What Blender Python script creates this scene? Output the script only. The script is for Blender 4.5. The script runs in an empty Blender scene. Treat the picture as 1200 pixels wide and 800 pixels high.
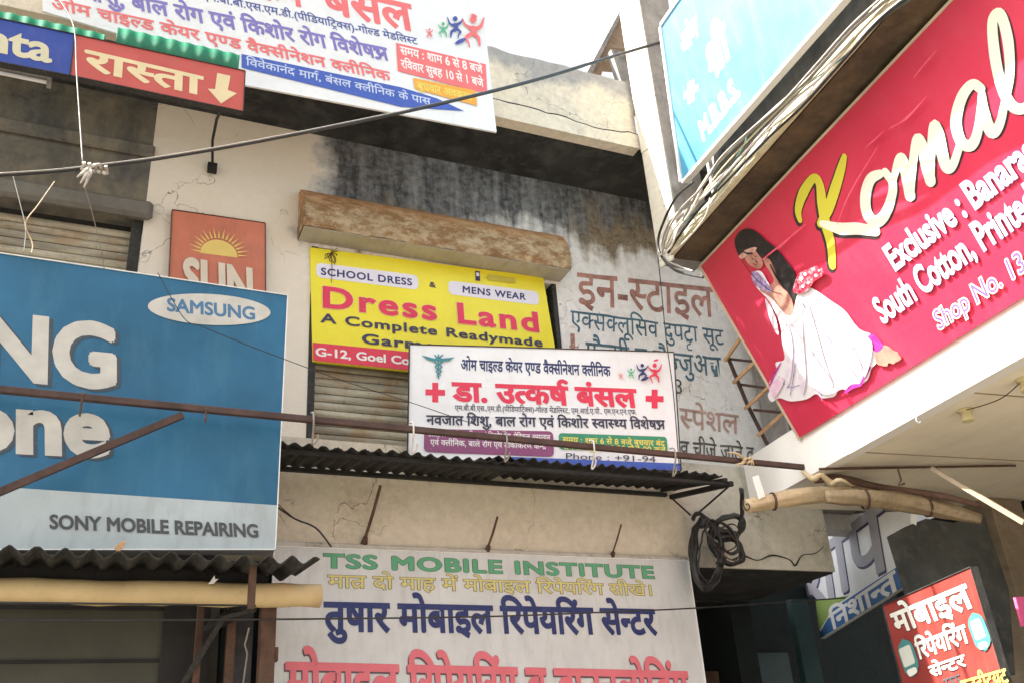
import bpy, bmesh, math, random
from mathutils import Vector, Matrix
from mathutils.geometry import tessellate_polygon
from mathutils import noise as mnoise
random.seed(7)
SC = bpy.context.scene
# ---------------------------------------------------------------- camera (pitch 26 deg up, roll 4 deg), world, sun, exposure
F_PX = 1124.0
AX = Vector((0.91666753, 0.11873516, 0.3816053)); AY = Vector((-0.39411935, 0.4268824, 0.813905)); AU = Vector((-0.06626144, -0.89647832, 0.43810506))
EYE = Vector((0, 0, 1.6))
cam_d = bpy.data.cameras.new('camera'); cam = bpy.data.objects.new('camera', cam_d); SC.collection.objects.link(cam)
cam_d.sensor_width = 36; cam_d.lens = F_PX/1200*36; cam_d.clip_end = 2000; cam_d.clip_start = .05
r_, d_, f_ = Vector((AX[0], AY[0], AU[0])), Vector((AX[1], AY[1], AU[1])), Vector((AX[2], AY[2], AU[2]))
cam.matrix_world = Matrix(((r_[0], -d_[0], -f_[0], EYE[0]), (r_[1], -d_[1], -f_[1], EYE[1]), (r_[2], -d_[2], -f_[2], EYE[2]), (0, 0, 0, 1)))
SC.camera = cam
SUNV = Vector((-1.0, 0.20, 1.16)).normalized()          # direction towards the sun
el = math.asin(SUNV.z); az = math.atan2(SUNV.x, SUNV.y)
w = bpy.data.worlds.new('World'); SC.world = w; w.use_nodes = True
nt = w.node_tree; bg = nt.nodes['Background']
sky = nt.nodes.new('ShaderNodeTexSky'); sky.sky_type = 'NISHITA'; sky.sun_disc = False
sky.sun_elevation = el; sky.sun_rotation = az; sky.dust_density = 6.0; sky.air_density = 1.2; sky.ozone_density = .6
hsv = nt.nodes.new('ShaderNodeHueSaturation'); hsv.inputs['Saturation'].default_value = .16; hsv.inputs['Value'].default_value = 1.0
nt.links.new(sky.outputs[0], hsv.inputs['Color']); nt.links.new(hsv.outputs[0], bg.inputs[0]); bg.inputs[1].default_value = 0.10
sd = bpy.data.lights.new('sun', 'SUN'); sd.energy = 5.0; sd.angle = math.radians(.5); sd.color = (1, .95, .86)
so = bpy.data.objects.new('sun', sd); SC.collection.objects.link(so)
so.rotation_euler = SUNV.to_track_quat('Z', 'Y').to_euler(); so.location = SUNV*30
SC.view_settings.view_transform = 'Standard'; SC.view_settings.look = 'None'; SC.view_settings.gamma = 1; SC.view_settings.use_curve_mapping = False
SC.view_settings.exposure = 2.02
SC.cycles.max_bounces = 6; SC.cycles.diffuse_bounces = 4

# ---------------------------------------------------------------- helpers
def ray(px, py):
    d = Vector((px-600, py-400, F_PX)); return Vector((d@AX, d@AY, d@AU))
def PY(px, py, y):
    """the point of the vertical plane Y = y seen at photo pixel px, py"""
    r = ray(px, py); return EYE + r*(y/r.y)
def PP(px, py, p, n):
    r = ray(px, py); return EYE + r*((p-EYE).dot(n)/r.dot(n))
def PZ(px, py, z):
    r = ray(px, py); return EYE + r*((z-EYE.z)/r.z)
def mkmesh(name, vs, fs, m=None, smooth=False):
    me = bpy.data.meshes.new(name); me.from_pydata([tuple(v) for v in vs], [], fs); me.update()
    if m: me.materials.append(m)
    if smooth: me.polygons.foreach_set('use_smooth', [True]*len(me.polygons))
    return me
def obj(name, me, parent=None):
    o = bpy.data.objects.new(name, me); SC.collection.objects.link(o)
    if parent: o.parent = parent
    return o
def tag(o, label=None, cat=None, group=None, kind=None):
    for k, v in (('label', label), ('category', cat), ('group', group), ('kind', kind)):
        if v: o[k] = v
    return o
def empty(name, loc, label, cat, group=None, M=None):
    o = bpy.data.objects.new(name, None); SC.collection.objects.link(o); o.empty_display_size = .1
    if M is not None: o.matrix_world = M
    else: o.location = loc
    return tag(o, label, cat, group)
class MB:
    def __init__(s): s.v = []; s.f = []
    def add(s, vs, fs):
        n = len(s.v); s.v += [Vector(v) for v in vs]; s.f += [tuple(i+n for i in f) for f in fs]; return s
    def box(s, a, b):
        x0, y0, z0 = [min(p, q) for p, q in zip(a, b)]; x1, y1, z1 = [max(p, q) for p, q in zip(a, b)]
        return s.add([(x0,y0,z0),(x1,y0,z0),(x1,y1,z0),(x0,y1,z0),(x0,y0,z1),(x1,y0,z1),(x1,y1,z1),(x0,y1,z1)],
                     [(0,3,2,1),(4,5,6,7),(0,1,5,4),(1,2,6,5),(2,3,7,6),(3,0,4,7)])
    def obox(s, o, u, v, w_):
        """box from corner o with edge vectors u, v, w_"""
        o, u, v, w_ = Vector(o), Vector(u), Vector(v), Vector(w_)
        return s.add([o, o+u, o+u+v, o+v, o+w_, o+u+w_, o+u+v+w_, o+v+w_], [(0,3,2,1),(4,5,6,7),(0,1,5,4),(1,2,6,5),(2,3,7,6),(3,0,4,7)])
    def prism(s, pts, d):
        """polygon pts extruded by vector d"""
        n = len(pts); pts = [Vector(p) for p in pts]; d = Vector(d)
        tri = tessellate_polygon([pts]); k = len(s.v)
        s.add(pts + [p+d for p in pts], [tuple(t) for t in tri] + [tuple(i+n for i in reversed(t)) for t in tri] + [(i, (i+1) % n, (i+1) % n+n, i+n) for i in range(n)])
        return s
    def tube(s, pts, r, seg=8, closed=False, sub=1, twist=0):
        pts = [Vector(p) for p in pts]; n = len(pts); rs = list(r) if isinstance(r, (list, tuple)) else [r]*n
        if sub > 1:
            P = []; R = []
            rng = n if closed else n-1
            for i in range(rng):
                p0, p1, p2, p3 = (pts[(i-1) % n], pts[i], pts[(i+1) % n], pts[(i+2) % n]) if closed else (pts[max(i-1,0)], pts[i], pts[i+1], pts[min(i+2,n-1)])
                for j in range(sub):
                    t = j/sub; P.append(.5*(2*p1+(p2-p0)*t+(2*p0-5*p1+4*p2-p3)*t*t+(3*p1-p0-3*p2+p3)*t**3)); R.append(rs[i]*(1-t)+rs[(i+1) % n]*t)
            if not closed: P.append(pts[-1]); R.append(rs[-1])
            pts, rs, n = P, R, len(P)
        up = Vector((0, 0, 1)); vs = []
        T0 = (pts[1]-pts[0]).normalized(); a = T0.orthogonal().normalized()
        for i in range(n):
            if closed: T = (pts[(i+1) % n]-pts[i-1]).normalized()
            else: T = (pts[min(i+1,n-1)]-pts[max(i-1,0)]).normalized()
            a = (a - T*a.dot(T)); a = a.normalized() if a.length > 1e-6 else T.orthogonal().normalized(); b = T.cross(a)
            for k in range(seg):
                th = 2*math.pi*k/seg; vs.append(pts[i] + (a*math.cos(th)+b*math.sin(th))*rs[i])
        fs = []
        for i in range(n if closed else n-1):
            for k in range(seg):
                j = (i+1) % n; fs.append((i*seg+k, i*seg+(k+1) % seg, j*seg+(k+1) % seg, j*seg+k))
        if not closed: fs += [tuple(reversed(range(seg))), tuple(range((n-1)*seg, n*seg))]
        return s.add(vs, fs)
    def roll(s, pts, rs, folds=5, depth=.12, twist=.35, seg=28):
        """rolled cloth: a tube whose surface has lengthwise folds that wind round it"""
        k0 = len(s.v); s.tube(pts, rs, seg, sub=6); n = (len(s.v)-k0)//seg
        for i in range(n):
            c = sum((s.v[k0+i*seg+j] for j in range(seg)), Vector())/seg
            for j in range(seg):
                t = 2*math.pi*j/seg; w_ = math.sin(folds*t+twist*i)*.6 + math.sin((folds*2+1)*t-twist*.7*i)*.4; p = s.v[k0+i*seg+j]
                s.v[k0+i*seg+j] = c + (p-c)*(1+depth*w_+.07*mnoise.noise(p*14))
        return s
    def wobble(s, amp, scale):
        for v in s.v: v += mnoise.noise_vector(v*scale)*amp
        return s
    def build(s, name, m, parent=None, bevel=0, smooth=False):
        bm = bmesh.new(); bv = [bm.verts.new(v) for v in s.v]
        for f in s.f:
            try: bm.faces.new([bv[i] for i in f])
            except ValueError: pass
        bmesh.ops.recalc_face_normals(bm, faces=bm.faces[:])
        if bevel: bmesh.ops.bevel(bm, geom=[e for e in bm.edges if len(e.link_faces) == 2 and e.calc_face_angle(0) > .5], offset=bevel, segments=1, affect='EDGES')
        me = bpy.data.meshes.new(name); bm.to_mesh(me); bm.free()
        if m: me.materials.append(m)
        if smooth: me.polygons.foreach_set('use_smooth', [True]*len(me.polygons))
        return obj(name, me, parent)

# ---------------------------------------------------------------- materials
_mats = {}
class G:
    """small node-graph builder"""
    def __init__(s, name):
        s.m = bpy.data.materials.new(name); s.m.use_nodes = True; s.nt = s.m.node_tree; s.b = s.nt.nodes['Principled BSDF']; s.co = None
    def n(s, t, **kw):
        nd = s.nt.nodes.new(t)
        for k, v in kw.items(): setattr(nd, k, v)
        return nd
    def l(s, a, b): s.nt.links.new(a, b)
    def pos(s, local=True, scale=(1, 1, 1)):
        tc = s.n('ShaderNodeTexCoord') if local else s.n('ShaderNodeNewGeometry')
        mp = s.n('ShaderNodeMapping'); mp.inputs['Scale'].default_value = scale
        s.l(tc.outputs['Object'] if local else tc.outputs['Position'], mp.inputs[0]); return mp.outputs[0]
    def noise(s, co, scale, detail=4, rough=.55, dist=0):
        nz = s.n('ShaderNodeTexNoise'); nz.inputs['Scale'].default_value = scale; nz.inputs['Detail'].default_value = detail
        nz.inputs['Roughness'].default_value = rough; nz.inputs['Distortion'].default_value = dist; s.l(co, nz.inputs['Vector']); return nz.outputs['Fac']
    def ramp(s, fac, a, b, ca=(0, 0, 0, 1), cb=(1, 1, 1, 1)):
        r = s.n('ShaderNodeValToRGB'); r.color_ramp.elements[0].position = a; r.color_ramp.elements[1].position = b
        r.color_ramp.elements[0].color = ca; r.color_ramp.elements[1].color = cb; s.l(fac, r.inputs[0]); return r.outputs[0]
    def mix(s, fac, a, b, mode='MIX'):
        x = s.n('ShaderNodeMix', data_type='RGBA', blend_type=mode)
        for sock, v in ((x.inputs[0], fac), (x.inputs[6], a), (x.inputs[7], b)):
            if isinstance(v, (int, float)): sock.default_value = v
            elif isinstance(v, tuple): sock.default_value = v if len(v) == 4 else (*v, 1)
            else: s.l(v, sock)
        return x.outputs[2]
    def math(s, op, a, b=0):
        x = s.n('ShaderNodeMath', operation=op)
        for sock, v in ((x.inputs[0], a), (x.inputs[1], b)):
            if isinstance(v, (int, float)): sock.default_value = v
            else: s.l(v, sock)
        return x.outputs[0]
    def sep(s, co):
        x = s.n('ShaderNodeSeparateXYZ'); s.l(co, x.inputs[0]); return x.outputs
    def bump(s, h, strength=.3, dist=.01):
        b = s.n('ShaderNodeBump'); b.inputs['Strength'].default_value = strength; b.inputs['Distance'].default_value = dist
        s.l(h, b.inputs['Height']); s.l(b.outputs[0], s.b.inputs['Normal'])
    def out(s, col, rough=.8, metal=0):
        if isinstance(col, tuple): s.b.inputs['Base Color'].default_value = (*col[:3], 1)
        else: s.l(col, s.b.inputs['Base Color'])
        if isinstance(rough, (int, float)): s.b.inputs['Roughness'].default_value = rough
        else: s.l(rough, s.b.inputs['Roughness'])
        s.b.inputs['Metallic'].default_value = metal; return s.m
def paint(name, col, rough=.55, var=.18, dirt=.25, dcol=(.16, .14, .11), scale=3, bump=.1, metal=0, ripple=0):
    """painted or printed surface: slight colour drift, dust, fine scuffs"""
    if name in _mats: return _mats[name]
    g = G(name); co = g.pos(True)
    n1 = g.noise(co, scale, 5); n2 = g.noise(g.pos(True, (1, .25, 1)), scale*5, 6, .65); n3 = g.noise(co, 90, 2)
    c = g.mix(g.ramp(n1, .3, .7), tuple(x*(1-var) for x in col), tuple(min(1, x*(1+var*.5)+.01) for x in col))
    c = g.mix(g.math('MULTIPLY', g.ramp(n2, .50, .74), dirt), c, dcol)
    c = g.mix(g.math('MULTIPLY', g.ramp(n3, .62, .72), dirt*.5), c, dcol)
    if ripple:
        h = g.math('ADD', g.math('MULTIPLY', n1, ripple), g.math('MULTIPLY', n3, .02)); g.bump(h, .35, .12)
    else: g.bump(g.math('ADD', n2, g.math('MULTIPLY', n3, .3)), bump, .004)
    g.out(c, g.math('ADD', g.math('MULTIPLY', n2, .2), rough-.1), metal)
    _mats[name] = g.m; return g.m
def ink(name, col, fade=.12, rough=.6):
    if name in _mats: return _mats[name]
    g = G(name); co = g.pos(True); n = g.noise(co, 6, 5); n2 = g.noise(co, 60, 3, .7)
    c = g.mix(g.ramp(n, .3, .75), tuple(x*(1-fade) for x in col), tuple(x+(.75-x)*fade*.14 for x in col))
    c = g.mix(g.math('MULTIPLY', g.ramp(n2, .6, .7), fade*1.5), c, (.5, .48, .45))
    _mats[name] = g.out(c, rough); return g.m

M_ = {}
def plaster(name, base, stain, stain2, lo, hi, scale=1.6, streak=True, bump=.6, extra=None):
    """weathered plaster: base paint, two kinds of stains, fine cracks"""
    g = G(name); co = g.pos(False); s_ = g.pos(False, (1, 1, .22) if streak else (1, 1, 1))
    a = g.noise(co, scale, 8, .62, .3); b = g.noise(s_, scale*2.2, 8, .65, .4); c3 = g.noise(co, 14, 8, .7); fine = g.noise(co, 80, 4, .7)
    col = g.mix(g.ramp(c3, .3, .75), tuple(x*.82 for x in base), tuple(min(.85, x*1.1) for x in base))
    col = g.mix(g.math('MULTIPLY', g.ramp(a, lo, hi), .9), col, g.mix(g.ramp(c3, .35, .65), tuple(x*.7 for x in stain), tuple(x*1.25 for x in stain)))
    col = g.mix(g.math('MULTIPLY', g.ramp(b, lo+.03, hi+.12), .75), col, stain2)
    if extra: col = extra(g, co, col, a, b, c3)
    vo = g.n('ShaderNodeTexVoronoi', feature='DISTANCE_TO_EDGE'); vo.inputs['Scale'].default_value = 1.3
    nz = g.n('ShaderNodeTexNoise'); nz.inputs['Scale'].default_value = 3.5; nz.inputs['Detail'].default_value = 6; g.l(co, nz.inputs['Vector'])
    add = g.n('ShaderNodeVectorMath', operation='MULTIPLY_ADD'); add.inputs[1].default_value = (.5, .5, .5); g.l(nz.outputs['Color'], add.inputs[0]); g.l(co, add.inputs[2]); g.l(add.outputs[0], vo.inputs['Vector'])
    crack = g.ramp(vo.outputs['Distance'], .0, .006, (1, 1, 1, 1), (0, 0, 0, 1))
    col = g.mix(g.math('MULTIPLY', crack, g.ramp(a, .5, .6)), col, (.03, .027, .022))
    h = g.math('ADD', g.math('MULTIPLY', c3, .8), g.math('MULTIPLY', fine, .35)); h = g.math('ADD', h, g.math('MULTIPLY', a, 1.2))
    g.bump(h, bump, .02); return g.out(col, .92)
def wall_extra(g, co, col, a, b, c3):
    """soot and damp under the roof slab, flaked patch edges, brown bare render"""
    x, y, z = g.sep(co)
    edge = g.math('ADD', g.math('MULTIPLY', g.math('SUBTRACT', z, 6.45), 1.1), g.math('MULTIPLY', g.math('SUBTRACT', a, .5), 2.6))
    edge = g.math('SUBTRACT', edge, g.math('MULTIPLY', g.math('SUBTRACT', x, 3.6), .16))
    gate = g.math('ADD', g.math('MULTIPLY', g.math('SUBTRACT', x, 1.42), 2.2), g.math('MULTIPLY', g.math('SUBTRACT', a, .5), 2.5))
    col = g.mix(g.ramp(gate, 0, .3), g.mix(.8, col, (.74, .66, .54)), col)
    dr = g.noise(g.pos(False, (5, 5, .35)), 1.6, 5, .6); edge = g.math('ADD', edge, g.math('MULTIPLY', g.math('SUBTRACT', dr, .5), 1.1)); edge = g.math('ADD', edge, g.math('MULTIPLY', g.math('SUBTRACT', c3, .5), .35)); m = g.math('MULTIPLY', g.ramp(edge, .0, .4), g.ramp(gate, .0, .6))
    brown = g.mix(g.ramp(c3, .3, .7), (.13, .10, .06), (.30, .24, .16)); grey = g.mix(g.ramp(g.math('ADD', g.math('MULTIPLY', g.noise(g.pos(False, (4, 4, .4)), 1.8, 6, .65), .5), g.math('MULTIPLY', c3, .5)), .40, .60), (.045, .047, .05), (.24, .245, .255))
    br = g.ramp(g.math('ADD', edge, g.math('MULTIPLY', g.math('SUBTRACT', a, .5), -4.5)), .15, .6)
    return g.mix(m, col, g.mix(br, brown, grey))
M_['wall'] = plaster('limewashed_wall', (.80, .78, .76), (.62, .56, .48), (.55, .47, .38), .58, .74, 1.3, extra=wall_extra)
M_['wall_left'] = plaster('soiled_wall', (.20, .175, .13), (.085, .085, .08), (.05, .052, .05), .42, .6, 1.8)
M_['pilaster'] = plaster('cream_plaster', (.74, .66, .54), (.55, .46, .35), (.45, .37, .27), .58, .78, 1.6)
M_['fascia'] = plaster('beige_plaster', (.68, .62, .50), (.58, .50, .37), (.44, .39, .31), .52, .74, 1.2, streak=False, bump=.35)
M_['fascia2'] = plaster('grey_lime_plaster', (.62, .60, .52), (.42, .40, .34), (.16, .15, .13), .54, .72, 1.9)
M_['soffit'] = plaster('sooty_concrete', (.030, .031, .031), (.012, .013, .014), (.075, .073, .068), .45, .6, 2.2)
def par_extra(g, co, col, a, b, c3):
    x, y, z = g.sep(co)
    m = g.ramp(g.math('ADD', g.math('MULTIPLY', g.math('SUBTRACT', z, 8.05), 3.0), g.math('MULTIPLY', g.math('SUBTRACT', a, .5), 3.0)), .0, .5)
    return g.mix(g.math('MULTIPLY', m, .85), col, g.mix(c3, (.14, .14, .15), (.42, .42, .43)))
M_['parapet'] = plaster('weathered_parapet', (.70, .62, .50), (.50, .46, .39), (.36, .32, .26), .52, .7, 1.6, extra=par_extra)
M_['column_white'] = plaster('sunlit_column', (.62, .58, .48), (.5, .45, .36), (.35, .32, .27), .6, .8, 2)
M_['column_grey'] = plaster('bare_cement', (.33, .31, .29), (.22, .21, .20), (.12, .115, .11), .45, .65, 2.2)
M_['slab_edge'] = plaster('sunlit_yellow', (.60, .55, .36), (.5, .45, .28), (.22, .20, .14), .6, .75, 3)  # slab face: sunlight put into the colour as yellow
M_['slab_under'] = plaster('shaded_brown_concrete', (.12, .085, .045), (.05, .037, .022), (.028, .022, .015), .42, .62, 2.4, streak=False)  # underside of the same slab: shade put into the colour as brown
M_['canopy_white'] = paint('white_canopy', (.84, .82, .78), .7, .04, .08, (.6, .55, .45), 1.4)
M_['canopy_soffit'] = paint('cream_soffit', (.86, .79, .64), .7, .08, .15, (.35, .27, .17), 1.5)
M_['dark_wall'] = plaster('shaded_green_wall', (.010, .020, .022), (.006, .010, .011), (.02, .02, .017), .45, .65, 1.5)  # dark green taken to near black: the recess's shade is in the colour
M_['dark'] = paint('grimy_black', (.007, .007, .007), .8, .4, .3, (.05, .045, .04))
M_['teal'] = paint('teal_door_paint', (.012, .05, .055), .5, .3, .5, (.03, .03, .028))
M_['steel'] = paint('rusted_steel', (.065, .035, .028), .75, .35, .6, (.10, .045, .02), 9, .5)
M_['rust'] = paint('brown_rust', (.10, .05, .03), .8, .4, .6, (.05, .025, .015), 8, .6)
M_['black_sheet'] = paint('tarred_sheet', (.009, .009, .009), .75, .5, .5, (.055, .052, .048), 5, .5)
M_['grey_sheet'] = paint('sooty_fibre_sheet', (.022, .022, .021), .85, .4, .6, (.10, .09, .075), 6, .6)
M_['green_sheet'] = paint('green_sheet', (.003, .17, .085), .45, .15, .35, (.02, .06, .04), 4, .3)
M_['cable'] = paint('black_cable', (.02, .02, .022), .4, .3, .3, (.10, .09, .08), 12)
M_['cable_grey'] = paint('grey_cable', (.30, .28, .25), .6, .2, .4, (.08, .07, .06), 12)
M_['cable_white'] = paint('white_cable', (.68, .64, .6), .55, .15, .35, (.2, .17, .14), 12)
M_['cable_green'] = paint('green_wire', (.05, .16, .12), .5, .2, .3)
M_['cable_blue'] = paint('blue_wire', (.03, .04, .30), .45, .2, .2)
M_['cable_red'] = paint('red_wire', (.30, .04, .03), .45, .2, .2)
M_['wood'] = paint('pale_timber', (.50, .30, .15), .7, .25, .4, (.22, .12, .06), 10, .5)
M_['tarp'] = paint('cream_tarpaulin', (.52, .41, .25), .6, .2, .6, (.28, .19, .10), 7, 1.0)
M_['tarp2'] = paint('beige_rolled_sheet', (.60, .46, .24), .6, .08, .2, (.38, .27, .12), 4, .2)
M_['tarp_dark'] = paint('shaded_tarpaulin', (.27, .20, .115), .7, .25, .6, (.10, .07, .04), 6, .8)  # darker copy for the second roll: shade under the canopy put into its colour
M_['tag'] = paint('white_tag', (.8, .8, .78), .5, .05, .1)
M_['slat'] = None
def slat_mat():
    g = G('galvanised_slats'); co = g.pos(False, (1, 1, 1)); st = g.noise(g.pos(False, (.35, 1, 2.5)), 4, 8, .65); n = g.noise(co, 25, 6, .7)
    c = g.mix(g.ramp(st, .38, .62), (.26, .235, .18), (.52, .47, .36)); c = g.mix(g.math('MULTIPLY', g.ramp(g.noise(co, 3, 6), .52, .66), .6), c, (.33, .20, .09))
    c = g.mix(g.math('MULTIPLY', g.ramp(n, .55, .7), .5), c, (.07, .06, .05)); g.bump(n, .3, .004); return g.out(c, .62, .25)
M_['slat'] = slat_mat()
def hood_mat():
    g = G('rusty_hood'); co = g.pos(False, (.6, 1, 1.1)); a = g.noise(co, 3.2, 10, .7, 0); b = g.noise(g.pos(False, (.7, 1, 1.2)), 9, 10, .75, .1); x, y, z = g.sep(g.pos(False))
    band = g.ramp(g.math('ADD', g.math('MULTIPLY', g.math('SUBTRACT', z, 6.50), 3.2), g.math('MULTIPLY', g.math('SUBTRACT', a, .5), 1.6)), .0, .5)
    c = g.mix(g.ramp(b, .42, .58), (.78, .64, .42), (.44, .25, .10)); c = g.mix(g.math('MULTIPLY', band, .85), c, g.mix(g.ramp(b, .35, .62), (.90, .58, .32), (.70, .34, .13)))
    c = g.mix(g.ramp(a, .56, .66), c, (.36, .19, .08)); c = g.mix(g.math('MULTIPLY', g.ramp(g.noise(g.pos(False), 22, 6, .8, 1.2), .58, .64), .75), c, (.82, .74, .58))
    g.bump(b, .35, .006); return g.out(c, .6, .1)
M_['hood'] = hood_mat()
M_['hood_under'] = paint('hood_underside', (.42, .39, .31), .7, .15, .4, (.25, .17, .09), 4, .2)
def ground_mat():
    g = G('dusty_concrete_ground'); co = g.pos(False); a = g.noise(co, .6, 8, .6); b = g.noise(co, 12, 8, .7)
    c = g.mix(g.ramp(a, .3, .7), (.11, .095, .075), (.19, .165, .13)); c = g.mix(g.math('MULTIPLY', g.ramp(b, .5, .75), .5), c, (.09, .08, .07)); g.bump(b, .5, .02); return g.out(c, .95)
M_['ground'] = ground_mat()
# ---------------------------------------------------------------- lettering engine
_gc = {}
def _txt_mesh(s, off):
    c = bpy.data.curves.new('tmp_text', 'FONT'); c.body = s; c.offset = off; c.size = 1; c.resolution_u = 4
    o = bpy.data.objects.new('tmp_text', c); SC.collection.objects.link(o)
    dg = bpy.context.evaluated_depsgraph_get()
    me = bpy.data.meshes.new_from_object(o.evaluated_get(dg))
    vs = [(v.co.x, v.co.y) for v in me.vertices]; fs = [tuple(p.vertices) for p in me.polygons]
    bpy.data.objects.remove(o); bpy.data.curves.remove(c); bpy.data.meshes.remove(me)
    return vs, fs
_bar = []
def _area(vs, fs): return sum(abs(sum(vs[f[i]][0]*vs[f[(i+1) % len(f)]][1] - vs[f[(i+1) % len(f)]][0]*vs[f[i]][1] for i in range(len(f))))/2 for f in fs)
def bold_mesh(s, off):
    """glyph made heavier by off; where the curve offset tears the fill, shifted copies of the plain glyph are laid over one another instead"""
    base = _txt_mesh(s, 0)
    if not off or not base[0]: return base
    vs, fs = base; cnt = {}
    for f in fs:
        for i in range(len(f)):
            e = tuple(sorted((f[i], f[(i+1) % len(f)]))); cnt[e] = cnt.get(e, 0)+1
    per = sum(math.dist(vs[a], vs[b]) for (a, b), c in cnt.items() if c == 1)
    want = _area(*base) + per*off
    w2 = _txt_mesh(s, off)
    if s not in 'ोौeagsSGO' and abs(_area(*w2) - want) < .05*want: return w2
    V = []; F = []
    for k in range(8):
        t = math.pi*2*k/8; n = len(V); V += [(x+off*math.cos(t), y+off*math.sin(t), .00012*k/8) for x, y in vs]; F += [tuple(i+n for i in f) for f in fs]
    n = len(V); V += [(x, y, .00012) for x, y in vs]; F += [tuple(i+n for i in f) for f in fs]
    return V, F
def glyph(ch, off):
    k = (ch, round(off, 4))
    if k not in _gc:
        if not _bar: _bar.append(max(v[0] for v in _txt_mesh('|', 0)[0]))
        vs, fs = bold_mesh(ch, off)
        last = max(v[0] for v in _txt_mesh(ch + '|', 0)[0])
        _gc[k] = (vs, fs, last - _bar[0])
    return _gc[k]
def clip_right(vs, fs, cx):
    bm = bmesh.new(); bv = [bm.verts.new((v[0], v[1], v[2] if len(v) > 2 else 0)) for v in vs]
    for f in fs:
        try: bm.faces.new([bv[i] for i in f])
        except ValueError: pass
    bmesh.ops.bisect_plane(bm, geom=bm.verts[:] + bm.edges[:] + bm.faces[:], plane_co=(cx, 0, 0), plane_no=(1, 0, 0), clear_outer=True)
    bm.verts.index_update()
    r = ([(v.co.x, v.co.y, v.co.z) for v in bm.verts], [tuple(v.index for v in f.verts) for f in bm.faces]); bm.free(); return r
def ribbon2d(pts, w, seg=5, closed=False):
    """smooth ribbon through 2-D points, w = width or list of widths; rounded ends"""
    n = len(pts); ws = w if isinstance(w, (list, tuple)) else [w] * n
    P = []
    for i in range(n - 1):
        p0, p1, p2, p3 = pts[max(i-1, 0)], pts[i], pts[i+1], pts[min(i+2, n-1)]
        for j in range(seg):
            t = j / seg
            q = [0.5*(2*p1[k] + (p2[k]-p0[k])*t + (2*p0[k]-5*p1[k]+4*p2[k]-p3[k])*t*t + (3*p1[k]-p0[k]-3*p2[k]+p3[k])*t**3) for k in (0, 1)]
            P.append((q[0], q[1], ws[i]*(1-t) + ws[i+1]*t))
    P.append((pts[-1][0], pts[-1][1], ws[-1]))
    T = []
    for i in range(len(P)):
        a, b = P[max(i-1, 0)], P[min(i+1, len(P)-1)]
        dx, dy = b[0]-a[0], b[1]-a[1]; l = math.hypot(dx, dy) or 1; T.append((dx/l, dy/l))
    rows = []
    x, y, ww = P[0]; tx, ty = T[0]
    for s, e in ((.5, .5), (.25, .87)):
        pass
    def row(x, y, h, t): rows.append(((x - t[1]*h, y + t[0]*h), (x + t[1]*h, y - t[0]*h)))
    for c_ in (1.0, .8, .5): row(x - tx*ww/2*c_, y - ty*ww/2*c_, ww/2*math.sqrt(max(0.02, 1-c_*c_)), T[0])
    for p, t in zip(P, T): row(p[0], p[1], p[2]/2, t)
    x, y, ww = P[-1]; tx, ty = T[-1]
    for c_ in (.5, .8, 1.0): row(x + tx*ww/2*c_, y + ty*ww/2*c_, ww/2*math.sqrt(max(0.02, 1-c_*c_)), T[-1])
    vs = [q for r in rows for q in r]
    fs = [(2*i, 2*i+1, 2*i+3, 2*i+2) for i in range(len(rows)-1)]
    return vs, fs
CUT = {'क': .17, 'फ': .17}
VIR, REPH = '्', 'र्'
MAT = 'ािीुूृेैोौंँः'
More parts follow.
